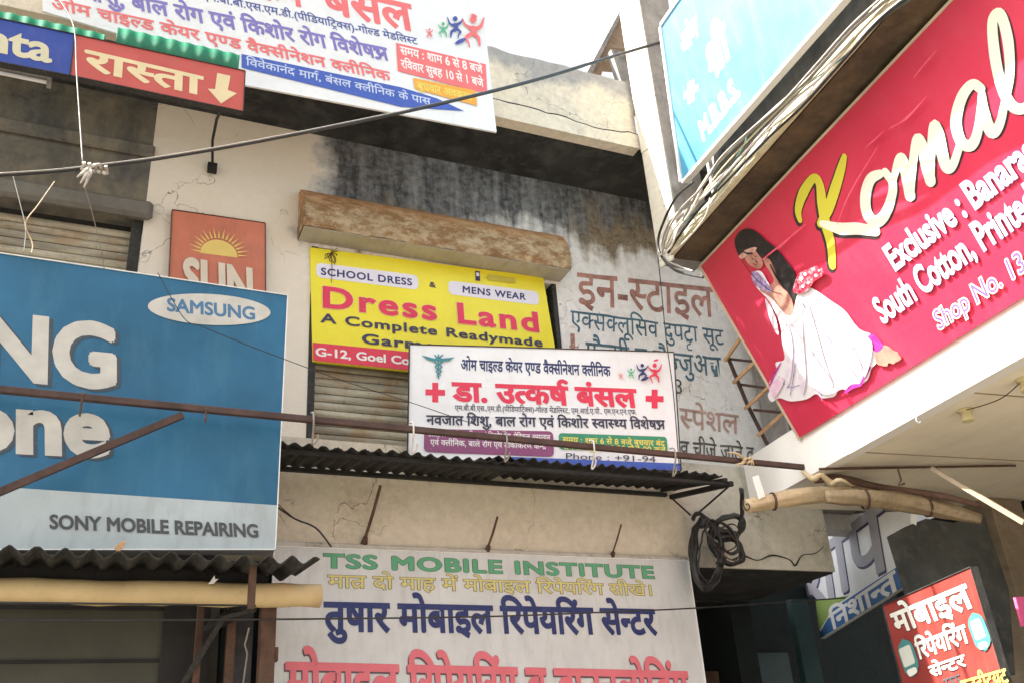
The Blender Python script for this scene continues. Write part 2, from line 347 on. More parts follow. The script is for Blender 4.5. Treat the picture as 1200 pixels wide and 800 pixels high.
def layout_deva(s, off):
    """returns list of (verts, faces) pieces and total advance; conjuncts are set by hand"""
    out = []; x = 0.0
    def put(vs, fs, dx, dy=0, sc=1): out.append(([(v[0]*sc + dx, v[1]*sc + dy, v[2] if len(v) > 2 else 0) for v in vs], fs))
    i = 0; n = len(s)
    while i < n:
        ch = s[i]
        if not ('क' <= ch <= 'ह'):
            vs, fs, ad = glyph(ch, off if ('ऀ' <= ch <= 'ॿ') else off)
            if ch == ' ': ad = .30
            if vs: put(vs, fs, x)
            x += ad; i += 1; continue
        cons = [ch]; i += 1; reph = False; had_i = False
        while i + 1 < n and s[i] == VIR and 'क' <= s[i+1] <= 'ह': cons.append(s[i+1]); i += 2
        mats = ''
        while i < n and s[i] in MAT: mats += s[i]; i += 1
        if cons[0] == 'र' and len(cons) > 1: reph = True; cons = cons[1:]
        if 'ि' in mats:
            vs, fs, ad = glyph('ि', off); put(vs, fs, x); x += .262
            mats = mats.replace('ि', ''); had_i = True
        k = 0
        while k < len(cons):
            c = cons[k]; lastc = k == len(cons) - 1
            if not lastc and c == 'ज' and cons[k+1] == 'ञ':
                w = .085 + 2*off
                for pp in ([(.06, .44), (.17, .5), (.26, .42), (.17, .31), (.27, .2), (.22, .04), (.06, .02)], [(.22, .31), (.36, .22), (.44, .31), (.55, .33)], [(.56, .04), (.56, .56)], [(.0, .585), (.66, .585)]):
                    put(*ribbon2d(pp, w, 3), x)
                x += .65; k += 2; continue
            rak = not lastc and cons[k+1] == 'र'
            sub = not lastc and cons[k+1] == c and c in 'टठडढद'
            vs, fs, ad = glyph(c, off)
            if rak:
                put(vs, fs, x)
                w = .06 + 2*off
                if c in 'टठडढ': put(*ribbon2d([(ad*.25, -.2), (ad*.55, -.08), (ad*.85, -.2)], w, 2), x)
                else: put(*ribbon2d([(ad-.13, .2), (ad-.4, .0)], w, 2), x)
                x += ad; k += 2; continue
            if sub:
                put(vs, fs, x); v2, f2, _ = glyph(c, off); put(v2, f2, x + ad*.22, -.37, .62)
                x += ad; k += 2; continue
            if lastc or c in 'टठडढदरहळछ':
                put(vs, fs, x); x += ad
            else:
                cx = ad - CUT.get(c, .175) - off*1.2
                put(*clip_right(vs, fs, cx), x); x += cx - .015
            k += 1
        for m in mats:
            if m == 'ं' and (mats != 'ं' or had_i): vs, fs, ad = glyph(m, off); put(vs, fs, x + .13)
            else:
                vs, fs, ad = glyph(m, off); put(vs, fs, x); x += max(0, ad)
        if reph:
            put(*ribbon2d([(x-.12, .6), (x-.22, .68), (x-.2, .8), (x-.1, .85), (x-.0, .8)], .06 + 2*off, 4), x*0)
    return out, x
def layout(s, off, track=0):
    if any('ऀ' <= c <= 'ॿ' for c in s):
        pieces, w = layout_deva(s, off); h = .622
    else:
        pieces = []; x = 0
        for ch in s:
            vs, fs, ad = glyph(ch, off)
            if vs: pieces.append(([(v[0]+x, v[1], v[2] if len(v) > 2 else 0) for v in vs], fs))
            x += (ad if ch != ' ' else .30) + track
        h = .682
    xs = [v[0] for p in pieces for v in p[0]]
    return pieces, min(xs), max(xs), h
# ---------------------------------------------------------------- boards (signs): a frame of reference per sign, panel, lettering as raised print
class Board:
    wob = 0
    def __init__(s, name, label, cat, O, U, V, corners_px, m, th=.03, group=None, rim=None, rim_w=.012):
        s.O = Vector(O); s.U = Vector(U).normalized(); s.V = Vector(V).normalized(); s.N = s.U.cross(s.V).normalized(); s.V = s.N.cross(s.U).normalized()
        M = Matrix((( s.U.x, s.V.x, s.N.x, s.O.x), (s.U.y, s.V.y, s.N.y, s.O.y), (s.U.z, s.V.z, s.N.z, s.O.z), (0, 0, 0, 1)))
        s.root = empty(name, None, label, cat, group, M); s.k = 0
        if corners_px:
            pts = [s.uv(*c) if len(c) == 2 else c[:2] for c in corners_px]; s.pts = pts
            MB().prism([(a, b, -th) for a, b in pts], (0, 0, th)).build('panel', m, s.root)
            if rim:
                mb = MB(); n = len(pts)
                for i in range(n):
                    a, b = Vector(pts[i]), Vector(pts[(i+1) % n]); t = (b-a).normalized(); nn = Vector((-t.y, t.x))
                    mb.obox((a.x, a.y, -th-.004), (*(b-a), 0), (*(nn*rim_w), 0), (0, 0, th+.012+.0007*i))
                mb.build('frame', rim, s.root)
    def uv(s, px, py):
        p = PP(px, py, s.O, s.N) - s.O; return (p.dot(s.U), p.dot(s.V))
    def W(s, a, b, c=0): return s.O + s.U*a + s.V*b + s.N*c
    def z(s): s.k += 1; return .0012+.0006*s.k
    def poly(s, name, pts, m, px=True):
        q = [s.uv(*p) for p in pts] if px else pts; z = s.z()
        tri = tessellate_polygon([[Vector((a, b, 0)) for a, b in q]])
        return obj(name, mkmesh(name, [(a, b, z) for a, b in q], [t if ((q[t[1]][0]-q[t[0]][0])*(q[t[2]][1]-q[t[0]][1])-(q[t[1]][1]-q[t[0]][1])*(q[t[2]][0]-q[t[0]][0])) > 0 else t[::-1] for t in tri], m), s.root)
    def blob(s, name, pts, m, seg=4):
        n = len(pts); P = []
        for i in range(n):
            p0, p1, p2, p3 = pts[i-1], pts[i], pts[(i+1) % n], pts[(i+2) % n]
            for j in range(seg):
                t = j/seg; P.append(tuple(.5*(2*p1[k]+(p2[k]-p0[k])*t+(2*p0[k]-5*p1[k]+4*p2[k]-p3[k])*t*t+(3*p1[k]-p0[k]-3*p2[k]+p3[k])*t**3) for k in (0, 1)))
        return s.poly(name, P, m)
    def rrect(s, name, tl, tr, br, bl, m, r=.25):
        c = [Vector(p) for p in (tl, tr, br, bl)]; pts = []; h = (c[3]-c[0]).length
        for i in range(4):
            p, a, b = c[i], c[i-1], c[(i+1) % 4]; u = (a-p).normalized()*h*r; v = (b-p).normalized()*h*r
            for j in range(5):
                t = j/4*math.pi/2; pts.append(tuple(p + u*(1-math.sin(t)) + v*(1-math.cos(t))))
        return s.poly(name, pts, m)
    def ellipse(s, name, c, a, b, m, ang=0, n=40):
        ca, sa = math.cos(ang), math.sin(ang)
        return s.poly(name, [(c[0]+a*math.cos(t)*ca-b*math.sin(t)*sa, c[1]+a*math.cos(t)*sa+b*math.sin(t)*ca) for t in [2*math.pi*i/n for i in range(n)]], m)
    def stroke(s, name, strokes, m, extra=0, dz=None, seg=6):
        """hand-drawn strokes: list of [(px, py, width_px), ...]"""
        V = []; F = []; z = s.z() if dz is None else dz
        for i, st in enumerate(strokes):
            pts = []; ws = []
            for (x, y, w_) in st:
                a = s.uv(x, y); b = s.uv(x+1, y); c = s.uv(x, y+1); sc = math.sqrt(abs((b[0]-a[0])*(c[1]-a[1])-(b[1]-a[1])*(c[0]-a[0])))
                pts.append(a); ws.append((w_+extra)*sc)
            vs, fs = ribbon2d(pts, ws, seg); n = len(V); V += [(a, b, z + .00025*i + .0002*j/len(vs)) for j, (a, b) in enumerate(vs)]; F += [tuple(q+n for q in f) for f in fs]
        if len(strokes) > 1: s.k += 1
        return obj(name, mkmesh(name, V, F, m), s.root)
    def text(s, t, A, B, T, m, off=.0, vis=None, outline=None, shadow=None, name='lettering', hscale=1, track=0):
        """A, B = photo pixels of the left and right end of the base line, T = pixel above A at capital / head-line height.
        vis = the leading piece of t that ends at B; outline = (extra weight, material); shadow = (dx, dy, material) in letter heights"""
        a, b, tt = [Vector(s.uv(*p)) for p in (A, B, T)]
        pieces, x0, x1, h = layout(t, off, track)
        if vis: _, v0, v1, _ = layout(vis, off, track); x1_, x0 = v1, v0
        else: x1_ = x1
        h *= hscale
        ex = (b-a)/(x1_-x0); ey = (tt-a)/h
        big = Vector((s.uv(*T)[0]-a.x, s.uv(*T)[1]-a.y)).length > .115
        def put(pieces, m, dx=0, dy=0, xc=0):
            z = s.z(); groups = []
            for p in sorted(pieces, key=lambda q: min(v[0] for v in q[0])):
                lo, hi = min(v[0] for v in p[0]), max(v[0] for v in p[0])
                if big and groups and lo > groups[-1][0]+.004: groups.append([hi, [p]])
                elif not groups: groups.append([hi, [p]])
                else: groups[-1][1].append(p); groups[-1][0] = max(hi, groups[-1][0])
            for g_ in groups: o = put1(g_[1], m, dx, dy, xc, z)
            return o
        def put1(pieces, m, dx, dy, xc, z):
            V = []; F = []
            for k, (vs, fs) in enumerate(pieces):
                n = len(V)
                V += [(*(a + ex*(x-x0+xc) + ey*y + (tt-a)*dy + (tt-a).length*dx*ex.normalized()), z + .00013*(k % 4) + q_) for x, y, q_ in vs]
                F += [tuple(i+n for i in f) for f in fs]
            if s.wob: V = [(x + s.wob*mnoise.noise((x*9, y*9, 0)), y + s.wob*mnoise.noise((x*9, y*9, 5)), q) for x, y, q in V]
            flip = ex.x*ey.y - ex.y*ey.x < 0
            me = mkmesh(name, V, [f[::-1] for f in F] if flip else F, m)
            return obj(nm[0], me, s.root)
        nm = ['lettering_shadow']
        if shadow: put(pieces, shadow[2], shadow[0], shadow[1])
        if outline:
            po, o0, o1, _ = layout(t, off + outline[0], track); nm[0] = 'lettering_outline'; put(po, outline[1])
        nm[0] = name; return put(pieces, m)
def corrugated(mb, O, along, out, length, depth, wl, amp, th=.006, jag=0):
    """corrugated sheet: waves run across `along`, ridges run along `out`"""
    O, A, Q = Vector(O), Vector(along).normalized(), Vector(out).normalized(); Nn = A.cross(Q).normalized()
    n = int(length/wl*10); vs = []; rnd = [random.uniform(-jag, jag) for _ in range(n+1)]
    for i in range(n+1):
        s_ = length*i/n; h = amp*math.sin(2*math.pi*s_/wl) + rnd[i]*.3; e = rnd[(i//5)*5 % (n+1)]
        for q, t in ((0, 0), (depth+e, 0), (depth+e, th), (0, th)): vs.append(O + A*s_ + Q*q + Nn*(h+t))
    fs = []
    for i in range(n):
        a = i*4; b = a+4
        for k in range(4): fs.append((a+k, a+(k+1) % 4, b+(k+1) % 4, b+k))
    fs += [(0, 1, 2, 3), tuple(n*4+k for k in (3, 2, 1, 0))]
    return mb.add(vs, fs)

# ================================================================ SETTING
g_ = obj('ground', mkmesh('ground', [(-150, -150, 0), (150, -150, 0), (150, 150, 0), (-150, 150, 0)], [(0, 1, 2, 3)], M_['ground'])); tag(g_, kind='structure')

YW, YF, YP = 7.3, 7.0, 6.49
ZF = 1.6
# ---- the old market building in front
bld = empty('market_building', (2, YW, 0), 'old two storey plastered market building with stained walls, rolling shutters and sooty roof slab', 'building')
bld_inv = Matrix.Translation((-2, -YW, 0))
def bpart(mb, name, m, **k):
    o = mb.build(name, m, bld, **k); o.matrix_parent_inverse = bld_inv; return o
XS0, XS1 = PY(366, 400, YW).x, PY(652, 400, YW).x         # middle shutter opening
XL = PY(165, 290, YW).x                                     # right edge of the left shutter opening
ZT = EYE.z + .633*YW                                        # top of both openings
z_slab = EYE.z + .803*YW
def wallpanel(mb, x0, x1, z0, z1, y=YW, d=.25): return mb.box((x0, y, z0), (x1, y+d, z1))
# wall pieces (butted end to end)
m = MB(); wallpanel(m, -4.5, XL, ZT, z_slab); bpart(m, 'wall', M_['wall_left'])
m = MB(); wallpanel(m, XL, XS0-.03, 3.9, z_slab); bpart(m, 'wall', M_['wall'])
m = MB(); wallpanel(m, XS0-.03, XS1+.05, ZT, z_slab); wallpanel(m, XS1+.05, 9.5, 3.9, z_slab); bpart(m, 'wall', M_['wall'])
m = MB(); m.box((-4.5, YW+.0, 3.9), (-4.2, YW+.25, ZT)); bpart(m, 'wall', M_['wall_left'])
# roof slab overhang, parapet
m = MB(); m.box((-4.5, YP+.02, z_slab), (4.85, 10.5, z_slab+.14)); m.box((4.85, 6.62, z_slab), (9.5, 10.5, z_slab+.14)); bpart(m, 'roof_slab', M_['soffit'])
ztop = EYE.z + 1.032*YP; zb = EYE.z + .903*YP
pts = []; n = 60; x0, x1 = -4.5, 4.60
for i in range(n+1):
    x = x0+(x1-x0)*i/n; pts.append((x, YP, ztop + .01*math.sin(x*7) + random.uniform(-.012, .012) - .05*max(0, x-4.3)))
m = MB(); m.prism([(x0, YP, z_slab-.02), (x1, YP, z_slab-.02)][::1] + pts[::-1], (0, .12, 0)); bpart(m, 'parapet', M_['parapet'])
# drip lip and proud band of render at the bottom of the parapet, with a ragged upper edge (the long crack)
cr = [(x0 + (x1-x0)*i/90, zb + .13 + .035*math.sin(i*.35) + random.uniform(-.016, .016) - .02*math.sin(i*.13)) for i in range(91)]
m = MB(); m.prism([(x0, YP-.022, zb-.03), (x1, YP-.022, zb-.03)] + [(x, YP-.022, z) for x, z in cr[::-1]], (0, .021, 0)); bpart(m, 'render_band', M_['parapet'])
m = MB(); m.tube([(x, YP-.012, z+.012+random.uniform(-.003, .003)) for x, z in cr], .009, 5); bpart(m, 'crack', M_['dark'])
# first-floor slab: fascia, right end piece, soffit
XE = PY(980, 672, YF).x; XM = PY(800, 600, YF).x; zf0, zf1 = EYE.z + .257*YF, EYE.z + .385*YF
m = MB(); m.box((-4.5, YF, zf0), (XM, YW-.03, zf1)); m.box((-4.5, YW-.03, zf0+.0), (XM, YW+1.4, zf0+.15)); bpart(m, 'balcony_fascia', M_['fascia'])
m = MB(); m.box((XM, YF+.004, zf0), (XE, YF+1.3, zf1+.06)); bpart(m, 'balcony_fascia', M_['fascia2'])
m = MB(); m.box((-4.5, YF-.035, zf0-.012), (XM, YF-.0, zf0+.075)); bpart(m, 'drip_ledge', M_['fascia2'], bevel=.012)
crk = [PY(px, py, YF-.002) for px, py in ((858, 655), (872, 651), (888, 656), (905, 650), (925, 655), (932, 662), (940, 650), (955, 648), (965, 640))]
m = MB(); m.tube(crk, [.004, .009, .004, .008, .005, .009, .004, .004, .002], 5, sub=4); bpart(m, 'crack', M_['dark'])
m = MB(); m.box((XM+.01, YF+.03, zf0-.012), (XE-.01, YF+1.29, zf0-.001)); bpart(m, 'dark_underside', M_['soffit'])  # thin dark sheet added to make the slab end's underside dark
# ground floor: recessed dark shop front
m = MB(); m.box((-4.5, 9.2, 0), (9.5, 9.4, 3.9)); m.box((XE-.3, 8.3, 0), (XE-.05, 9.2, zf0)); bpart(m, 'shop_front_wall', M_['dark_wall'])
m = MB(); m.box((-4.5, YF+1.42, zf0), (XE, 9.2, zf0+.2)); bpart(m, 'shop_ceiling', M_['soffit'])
m = MB(); m.box((XM+1.4, 9.12, 0), (XM+2.6, 9.19, 3.0)); bpart(m, 'door', M_['teal'])
m = MB(); q_ = PY(930, 720, 8.2).x; m.box((q_, 8.2, 0), (q_+.22, 8.28, zf0)); bpart(m, 'door_post', M_['teal'])
m = MB(); m.box((XM-.9, 8.6, 2.62), (XE-.35, 8.66, 2.74)); bpart(m, 'lintel', M_['rust'])
for q in (-1.7, 1.0, 4.35):
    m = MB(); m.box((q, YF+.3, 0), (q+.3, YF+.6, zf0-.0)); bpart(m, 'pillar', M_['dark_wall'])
# left greenish shutter below the left awning
xg = PY(188, 760, 6.9).x
m = MB(); m.box((-4.0, 6.9, 0), (xg, 6.95, zf0-.1)); bpart(m, 'shutter_panel', paint('grey_green_panel', (.055, .055, .038), .7, .3, .5, (.05, .05, .04), 1.5))
m = MB(); m.box((xg, 6.86, 0), (xg+.3, 7.05, zf0-.02)); bpart(m, 'pillar', M_['dark'])
# rolling shutters: every slat is a piece
def slat_mesh(w_, pitch):
    vs = []; prof = [(0, 0), (-.006, .004), (-.016, pitch*.3), (-.018, pitch*.5), (-.016, pitch*.75), (-.006, pitch-.006), (0, pitch-.003)]
    for x in (0, w_):
        vs += [(x, y, z) for y, z in prof]
    k = len(prof); return mkmesh('slat', vs, [(i, i+1, k+i+1, k+i) for i in range(k-1)] + [(k-1, 0, k, 2*k-1)], M_['slat'])
def shutter(x0, x1, z0, z1, pitch=.072, y=YW+.12):
    sh = MB().box((x0, y+.01, z0), (x1, y+.03, z1)); sh = sh.build('shutter', M_['dark'], bld); sh.matrix_parent_inverse = bld_inv
    me = slat_mesh(x1-x0, pitch); k = int((z1-z0)/pitch)
    for i in range(k):
        o = obj('slat', me, sh); o.location = (x0, y + random.uniform(-.002, .002), z0 + i*pitch)
    return sh
shutter(XS0+.03, XS1, 4.0, ZT-.01)
shutter(-4.2, XL-.09, 4.0, ZT-.01)
m = MB(); m.box((XL-.085, YW+.02, 4.0), (XL-.005, YW+.16, ZT-.003)); bpart(m, 'shutter_guide', M_['grey_sheet'])
m = MB(); m.box((XS0-.028, YW-.01, 4.0), (XS0+.028, YW+.16, ZT-.003)); bpart(m, 'shutter_guide', M_['grey_sheet']); m = MB(); m.box((XS1+.002, YW-.012, 4.0), (XS1+.048, YW+.16, ZT-.003)); bpart(m, 'shutter_guide', M_['grey_sheet'])
# left hood: dull grey box over the shutter, concrete ledge above it
m = MB(); m.box((-4.4, YW-.09, ZT-.02), (XL+.06, YW-.003, ZT+.15)); bpart(m, 'shutter_hood', paint('dull_grey_hood', (.15, .14, .12), .8, .25, .4, (.08, .07, .05)), bevel=.03)
m = MB(); m.box((-4.4, YW-.05, ZT+.62), (XL+.02, YW-.002, ZT+.75)); bpart(m, 'ledge', M_['wall_left'], bevel=.02)
# middle hood: rusty half-round sheet cover
hx0, hx1 = PY(357, 250, YW-.3).x, PY(671, 300, YW-.3).x
hz1, hz0 = EYE.z + .70*(YW-.02)+.02, ZT+.0
hh = (EYE.z+.7149*(YW-.12)-.03, ZT+.045)
hd = hh[0]-hh[1]; prof = [(-.0, hh[0]+.055), (-.05, hh[0]+.05), (-.11, hh[0]+.025), (-.17, hh[0]-hd*.09), (-.22, hh[0]-hd*.26), (-.252, hh[0]-hd*.46), (-.265, hh[0]-hd*.66), (-.262, hh[0]-hd*.84), (-.245, hh[1]+.0), (-.0, hh[1]-.002)]
vs = []; nn = 40
for i in range(nn+1):
    x = hx0 + (hx1-hx0)*i/nn; w_ = .006*math.sin(i*1.9)+.004*math.sin(i*.7)
    for j, (y, z) in enumerate(prof): vs.append((x, YW-.002+y + (w_ if 0 < j < 8 else 0), z + (w_ if 0 < j < 9 else 0)))
k = len(prof); fs = [(i*k+j, i*k+j+1, (i+1)*k+j+1, (i+1)*k+j) for i in range(nn) for j in range(k-2)]
capf = [tuple(range(k)), tuple(nn*k+j for j in reversed(range(k)))]
hood = mkmesh('shutter_hood', vs, fs + capf, M_['hood'], False)
for p_ in hood.polygons: p_.use_smooth = p_.index < len(fs) and p_.index % (k-2) < k-3; ho = obj('shutter_hood', hood, bld); ho.matrix_parent_inverse = bld_inv
uv_ = MB(); uv_.obox((hx0+.01, YW-.242, hh[1]-.003), (hx1-hx0-.02, 0, 0), (0, .235, -.003), (0, 0, -.006)); u_ = uv_.build('hood_underside', M_['hood_under'], ho)
# painted writing on the wall
class PaintedWall(Board):
    pass
pw = PaintedWall('tmp', 'x', 'x', (0, YW, ZF), (1, 0, 0), (0, 0, 1), None, None); bpy.data.objects.remove(pw.root)
pr = bpy.data.objects.new('painted_lettering', None); SC.collection.objects.link(pr); pr.parent = bld; pr.matrix_parent_inverse = bld_inv
pr.matrix_parent_inverse = Matrix.Identity(4); pr.location = (0-2, 0, ZF); pr.rotation_euler = (math.pi/2, 0, 0); pw.root = pr; pw.wob = .010
pr['label'] = 'hand painted red, blue and black Hindi shop lettering on the wall'
bl, rd, bk, pk = ink('faded_blue_paint', (.03, .13, .20), .5), ink('faded_red_paint', (.50, .20, .14), .7), ink('faded_black_paint', (.08, .075, .07), .6), ink('faded_pink_paint', (.55, .33, .27), .5)
pw.text('इन-स्टाइल', (676, 356), (838, 372), (676, 320), rd, .012)
pw.text('एक्सक्लूसिव दुपट्टा सूट', (668, 383), (849, 405), (668, 364), bl, .006)
pw.text('फैन्सी व कैज्जुअल', (686, 424), (846, 441), (686, 401), bl, .008)
pw.text('3', (791, 460), (799, 461), (791, 444), bk, .0)
pw.text('स्पेशल', (796, 500), (866, 508), (796, 478), pk, .01)
pw.text('व चीजे जाते व', (797, 533), (884, 541), (797, 516), bk, .01)
pw.poly('painted_mark', [(668, 391), (673, 391), (674, 411), (669, 411)], rd)
# little bracket that holds the road sign
m = MB(); a = PY(251, 140, 6.2); b = PY(249, 196, YW-.05); m.tube([PY(262, 122, 6.05), PY(254, 140, 6.5), PY(249, 165, 7.0), PY(249, 196, YW-.03)], .012, 6); m.box((b.x-.04, YW-.05, b.z-.05), (b.x+.04, YW-.02, b.z+.05))
tag(m.build('sign_bracket', M_['dark']), 'thin dark steel bracket under the red arrow sign on the cream wall', 'bracket')

# ---- shed on the roof behind the parapet
sh = empty('roof_shed', PY(700, 100, 8.6), 'small brown rooftop lean-to with a triangular gap, behind the parapet', 'shed')
shm = plaster('tan_shed_render', (.36, .27, .19), (.27, .19, .13), (.2, .15, .1), .5, .7, 2)
def shp(pts, y, d, name, m_):
    o = MB().prism([PY(a, b, y) for a, b in pts], (0, d, 0)).build(name, m_, sh); o.matrix_parent_inverse = sh.matrix_world.inverted()
sh.matrix_world = Matrix.Translation(PY(700, 100, 8.6)); bpy.context.view_layer.update()
shp([(690, 86), (728, 13), (760, 13), (760, 60), (716, 56), (709, 72), (703, 95), (690, 92)], 8.6, .5, 'gable_wall', shm)
shp([(716, 58), (728, 60), (760, 130), (742, 130), (729, 98)], 8.4, .12, 'brace', M_['column_grey'])
shp([(684, 92), (728, 10), (731, 13), (689, 95)], 8.5, .75, 'roof_edge', M_['column_grey'])

# ================================================================ the shop building on the right
DV = Vector((0.0910, 0.9958, 0)).normalized()           # runs away from the camera along the sign
EV = Vector((-0.383, 0.032, 0.923)).normalized()
KBL = PY(937, 512, 6.0)
NV = Vector((-DV.y, DV.x, 0)) * 1.0                       # points to -X (towards the street)
rb = empty('corner_shop_building', (6.5, 6, 0), 'corner shop building with white canopy, cream soffit, cement column and brown first floor slab', 'building')
rbi = Matrix.Translation((-6.5, -6, 0))
def rpart(mb, name, m, **k):
    o = mb.build(name, m, rb, **k); o.matrix_parent_inverse = rbi; return o
def L(u, q, z):
    """point u metres towards the camera from the sign's far end, q metres out into the street, height z"""
    return Vector((KBL.x, KBL.y, 0)) - DV*u + NV*q + Vector((0, 0, z))
zk = KBL.z
zs = EYE.z + 2.34                                          # canopy soffit
LEN = 4.6
# canopy
m = MB(); m.obox(L(-.95, -.03, zs), DV*-(LEN+.95), NV*-.12, (0, 0, zk-zs+.12)); rpart(m, 'canopy_fascia', M_['canopy_white'])
m = MB(); m.obox(L(-.95, -.15, zs+.01), DV*-(LEN+.95), NV*-2.8, (0, 0, .12)); rpart(m, 'canopy_soffit', M_['canopy_soffit'])
m = MB()
for u in (.55, 1.75, 2.95):
    m.obox(L(u, -.16, zs+.009), DV*-.012, NV*-2.75, (0, 0, -.004))
rpart(m, 'soffit_joint', paint('soffit_joint', (.35, .28, .19)))
# upper slab and wall over the sign
SL = Vector((4.459, 6.076, 5.932)); zsl = SL.z
def S(u, q, z): return Vector((SL.x, SL.y, 0)) - DV*u - NV*q + Vector((0, 0, z))
m = MB(); pr_ = [(0, zsl+.10), (-.0, zsl), (.03, zsl-.015), (1.2, zsl-.015), (1.2, zsl+.10)]
m.obox(S(.0, 0, zsl), DV*-5.0, NV*-.05, (0, 0, .115)); rpart(m, 'slab_edge', M_['slab_edge'], bevel=.012)
m = MB(); m.obox(S(-.02, .05, zsl-.01), DV*-5.0, NV*-1.2, (0, 0, .12)); rpart(m, 'slab', M_['slab_under'])
m = MB(); m.obox(S(.05, .52, zsl+.11), DV*-4.9, NV*-.2, (0, 0, 3.4)); rpart(m, 'wall', M_['column_grey'])
m = MB(); m.obox(S(.15, 1.15, zs+.3), DV*-4.8, NV*-.2, (0, 0, zsl-.02-zs-.3)); rpart(m, 'wall', M_['slab_under'])
m = MB(); m.obox(L(-1.2, -2.75, 0), DV*-5.9, NV*-.2, (0, 0, zs+.1)); rpart(m, 'wall', M_['dark'])
# far end wall (seen behind the sign frame)
m = MB(); m.obox((6.15, YW-.35, zs+.1), (1.6, 0, 0), (0, .3, 0), (0, 0, 2.2)); rpart(m, 'wall', M_['column_grey'])
# cement column at the corner; sunlight on its street side put in as pale sheets
cx = .757*6.08; cy0, cy1 = 6.08, 6.42
m = MB(); m.box((cx+.004, cy0, zsl+.12), (cx+.36, cy1, 11.0)); rpart(m, 'column', M_['column_grey'])
pts = [(cy1+.02, zsl+.10), (cy0+.09, zsl+.06), (cy0+.005, zsl+.12), (cy0+.0, 10.9), (cy1+.02, 10.9)]
m = MB(); m.prism([(cx-.012, y, z) for y, z in pts], (.014, 0, 0)); rpart(m, 'sunlit_strip', M_['column_white'])
m = MB(); m.prism([(cx-.02, cy1+.01, z0) for z0 in (0,)] and [(cx-.02, cy1+.02, EYE.z+.885*6.5), (cx-.02, cy1-.10, EYE.z+.885*6.5-.03), (cx-.02, cy1-.12, 9.2), (cx-.02, cy1+.02, 9.2)], (.007, 0, 0)); rpart(m, 'sunlit_strip', M_['column_white'])
# shop pillar under the canopy
pq = PY(1163, 600, 6.2)
m = MB(); m.box((pq.x, 6.2, 0), (pq.x+.42, 6.5, zs)); rpart(m, 'pillar', paint('tan_pillar', (.30, .24, .17), .85, .25, .5, (.12, .10, .08), 4, .5))
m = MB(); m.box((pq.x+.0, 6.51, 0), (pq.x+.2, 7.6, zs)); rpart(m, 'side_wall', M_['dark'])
# bulb holders under the canopy and the flex between them
for (px, py, lab) in ((1131, 488, 'cream plastic bulb holder under the cream canopy soffit, farther of two'), (1200, 452, 'cream plastic bulb holder under the cream canopy soffit, at the right edge')):
    p = PZ(px, py-8, zs+.006); bh = empty('bulb_holder', p, lab, 'bulb holder', 'bulb holders under the canopy')
    cream = paint('bulb_holder_cream', (.62, .55, .30), .5, .1, .3)
    MB().tube([(0, 0, 0), (0, 0, -.012), (0, 0, -.013), (0, 0, -.02)], [.055, .055, .046, .04], 20).build('rose', cream, bh)
    MB().tube([(0, 0, -.02), (0, 0, -.05), (0, 0, -.052), (0, 0, -.085), (0, 0, -.086), (0, 0, -.075)], [.034, .036, .042, .042, .032, .03], 20).build('socket', cream, bh)
a, b = PZ(1131, 480, zs-.005), PZ(1200, 444, zs-.005)
m = MB(); m.tube([a, a.lerp(b, .3)+Vector((0, 0, -.03)), a.lerp(b, .6)+Vector((.02, 0, -.035)), b], .004, 5, sub=6); tag(m.build('flex', M_['rust']), 'thin brown flex strung between two bulb holders under the canopy', 'wire')
m = MB(); p = PZ(1073, 488, zs); m.tube([p, p+Vector((0, .0, -.03)), p+Vector((.02, 0, -.045)), p+Vector((.035, 0, -.03))], .004, 6, sub=4); tag(m.build('ceiling_hook', M_['tag']), 'small white hook in the cream canopy soffit near the white fascia', 'hook')
# ================================================================ SIGNS
white = paint('flex_white', (.74, .76, .78), .45, .05, .14, (.4, .38, .34), 2.5, .1, 0, .5)
white2 = paint('flex_white_dusty', (.60, .62, .62), .5, .10, .4, (.36, .34, .30), 2.2, .1, 0, .6)
X3, Z3 = (1, 0, 0), (0, 0, 1)
def cross(B, c, w_, h, t, m, sk=0):
    """a plus sign: centre px, overall size px, arm thickness px"""
    x, y = c; a, b, q = w_/2, h/2, t/2
    P = [(-q, -b), (q, -b), (q, -q), (a, -q), (a, q), (q, q), (q, b), (-q, b), (-q, q), (-a, q), (-a, -q), (-q, -q)]
    return B.poly('cross', [(x+u, y+v+u*sk) for u, v in P], m)
def kid(B, x, y, s, m, arm=1, name='dancing_figure'):
    """little dancing figure: head, swinging body, arms, legs"""
    B.ellipse('dancing_figure', (x, y-s*.36), s*.10, s*.11, m)
    B.stroke('dancing_figure', [[(x-arm*s*.34, y-s*.42, s*.03), (x-arm*s*.22, y-s*.14, s*.09), (x, y-s*.08, s*.16), (x+arm*s*.24, y-s*.2, s*.07), (x+arm*s*.32, y-s*.36, s*.03)],
                     [(x, y-s*.1, s*.15), (x+s*.04, y+s*.08, s*.16), (x-arm*s*.16, y+s*.22, s*.1), (x-arm*s*.2, y+s*.46, s*.04)],
                     [(x+s*.03, y+s*.06, s*.14), (x+arm*s*.22, y+s*.2, s*.09), (x+arm*s*.14, y+s*.36, s*.05), (x+arm*s*.12, y+s*.5, s*.03)]], m)
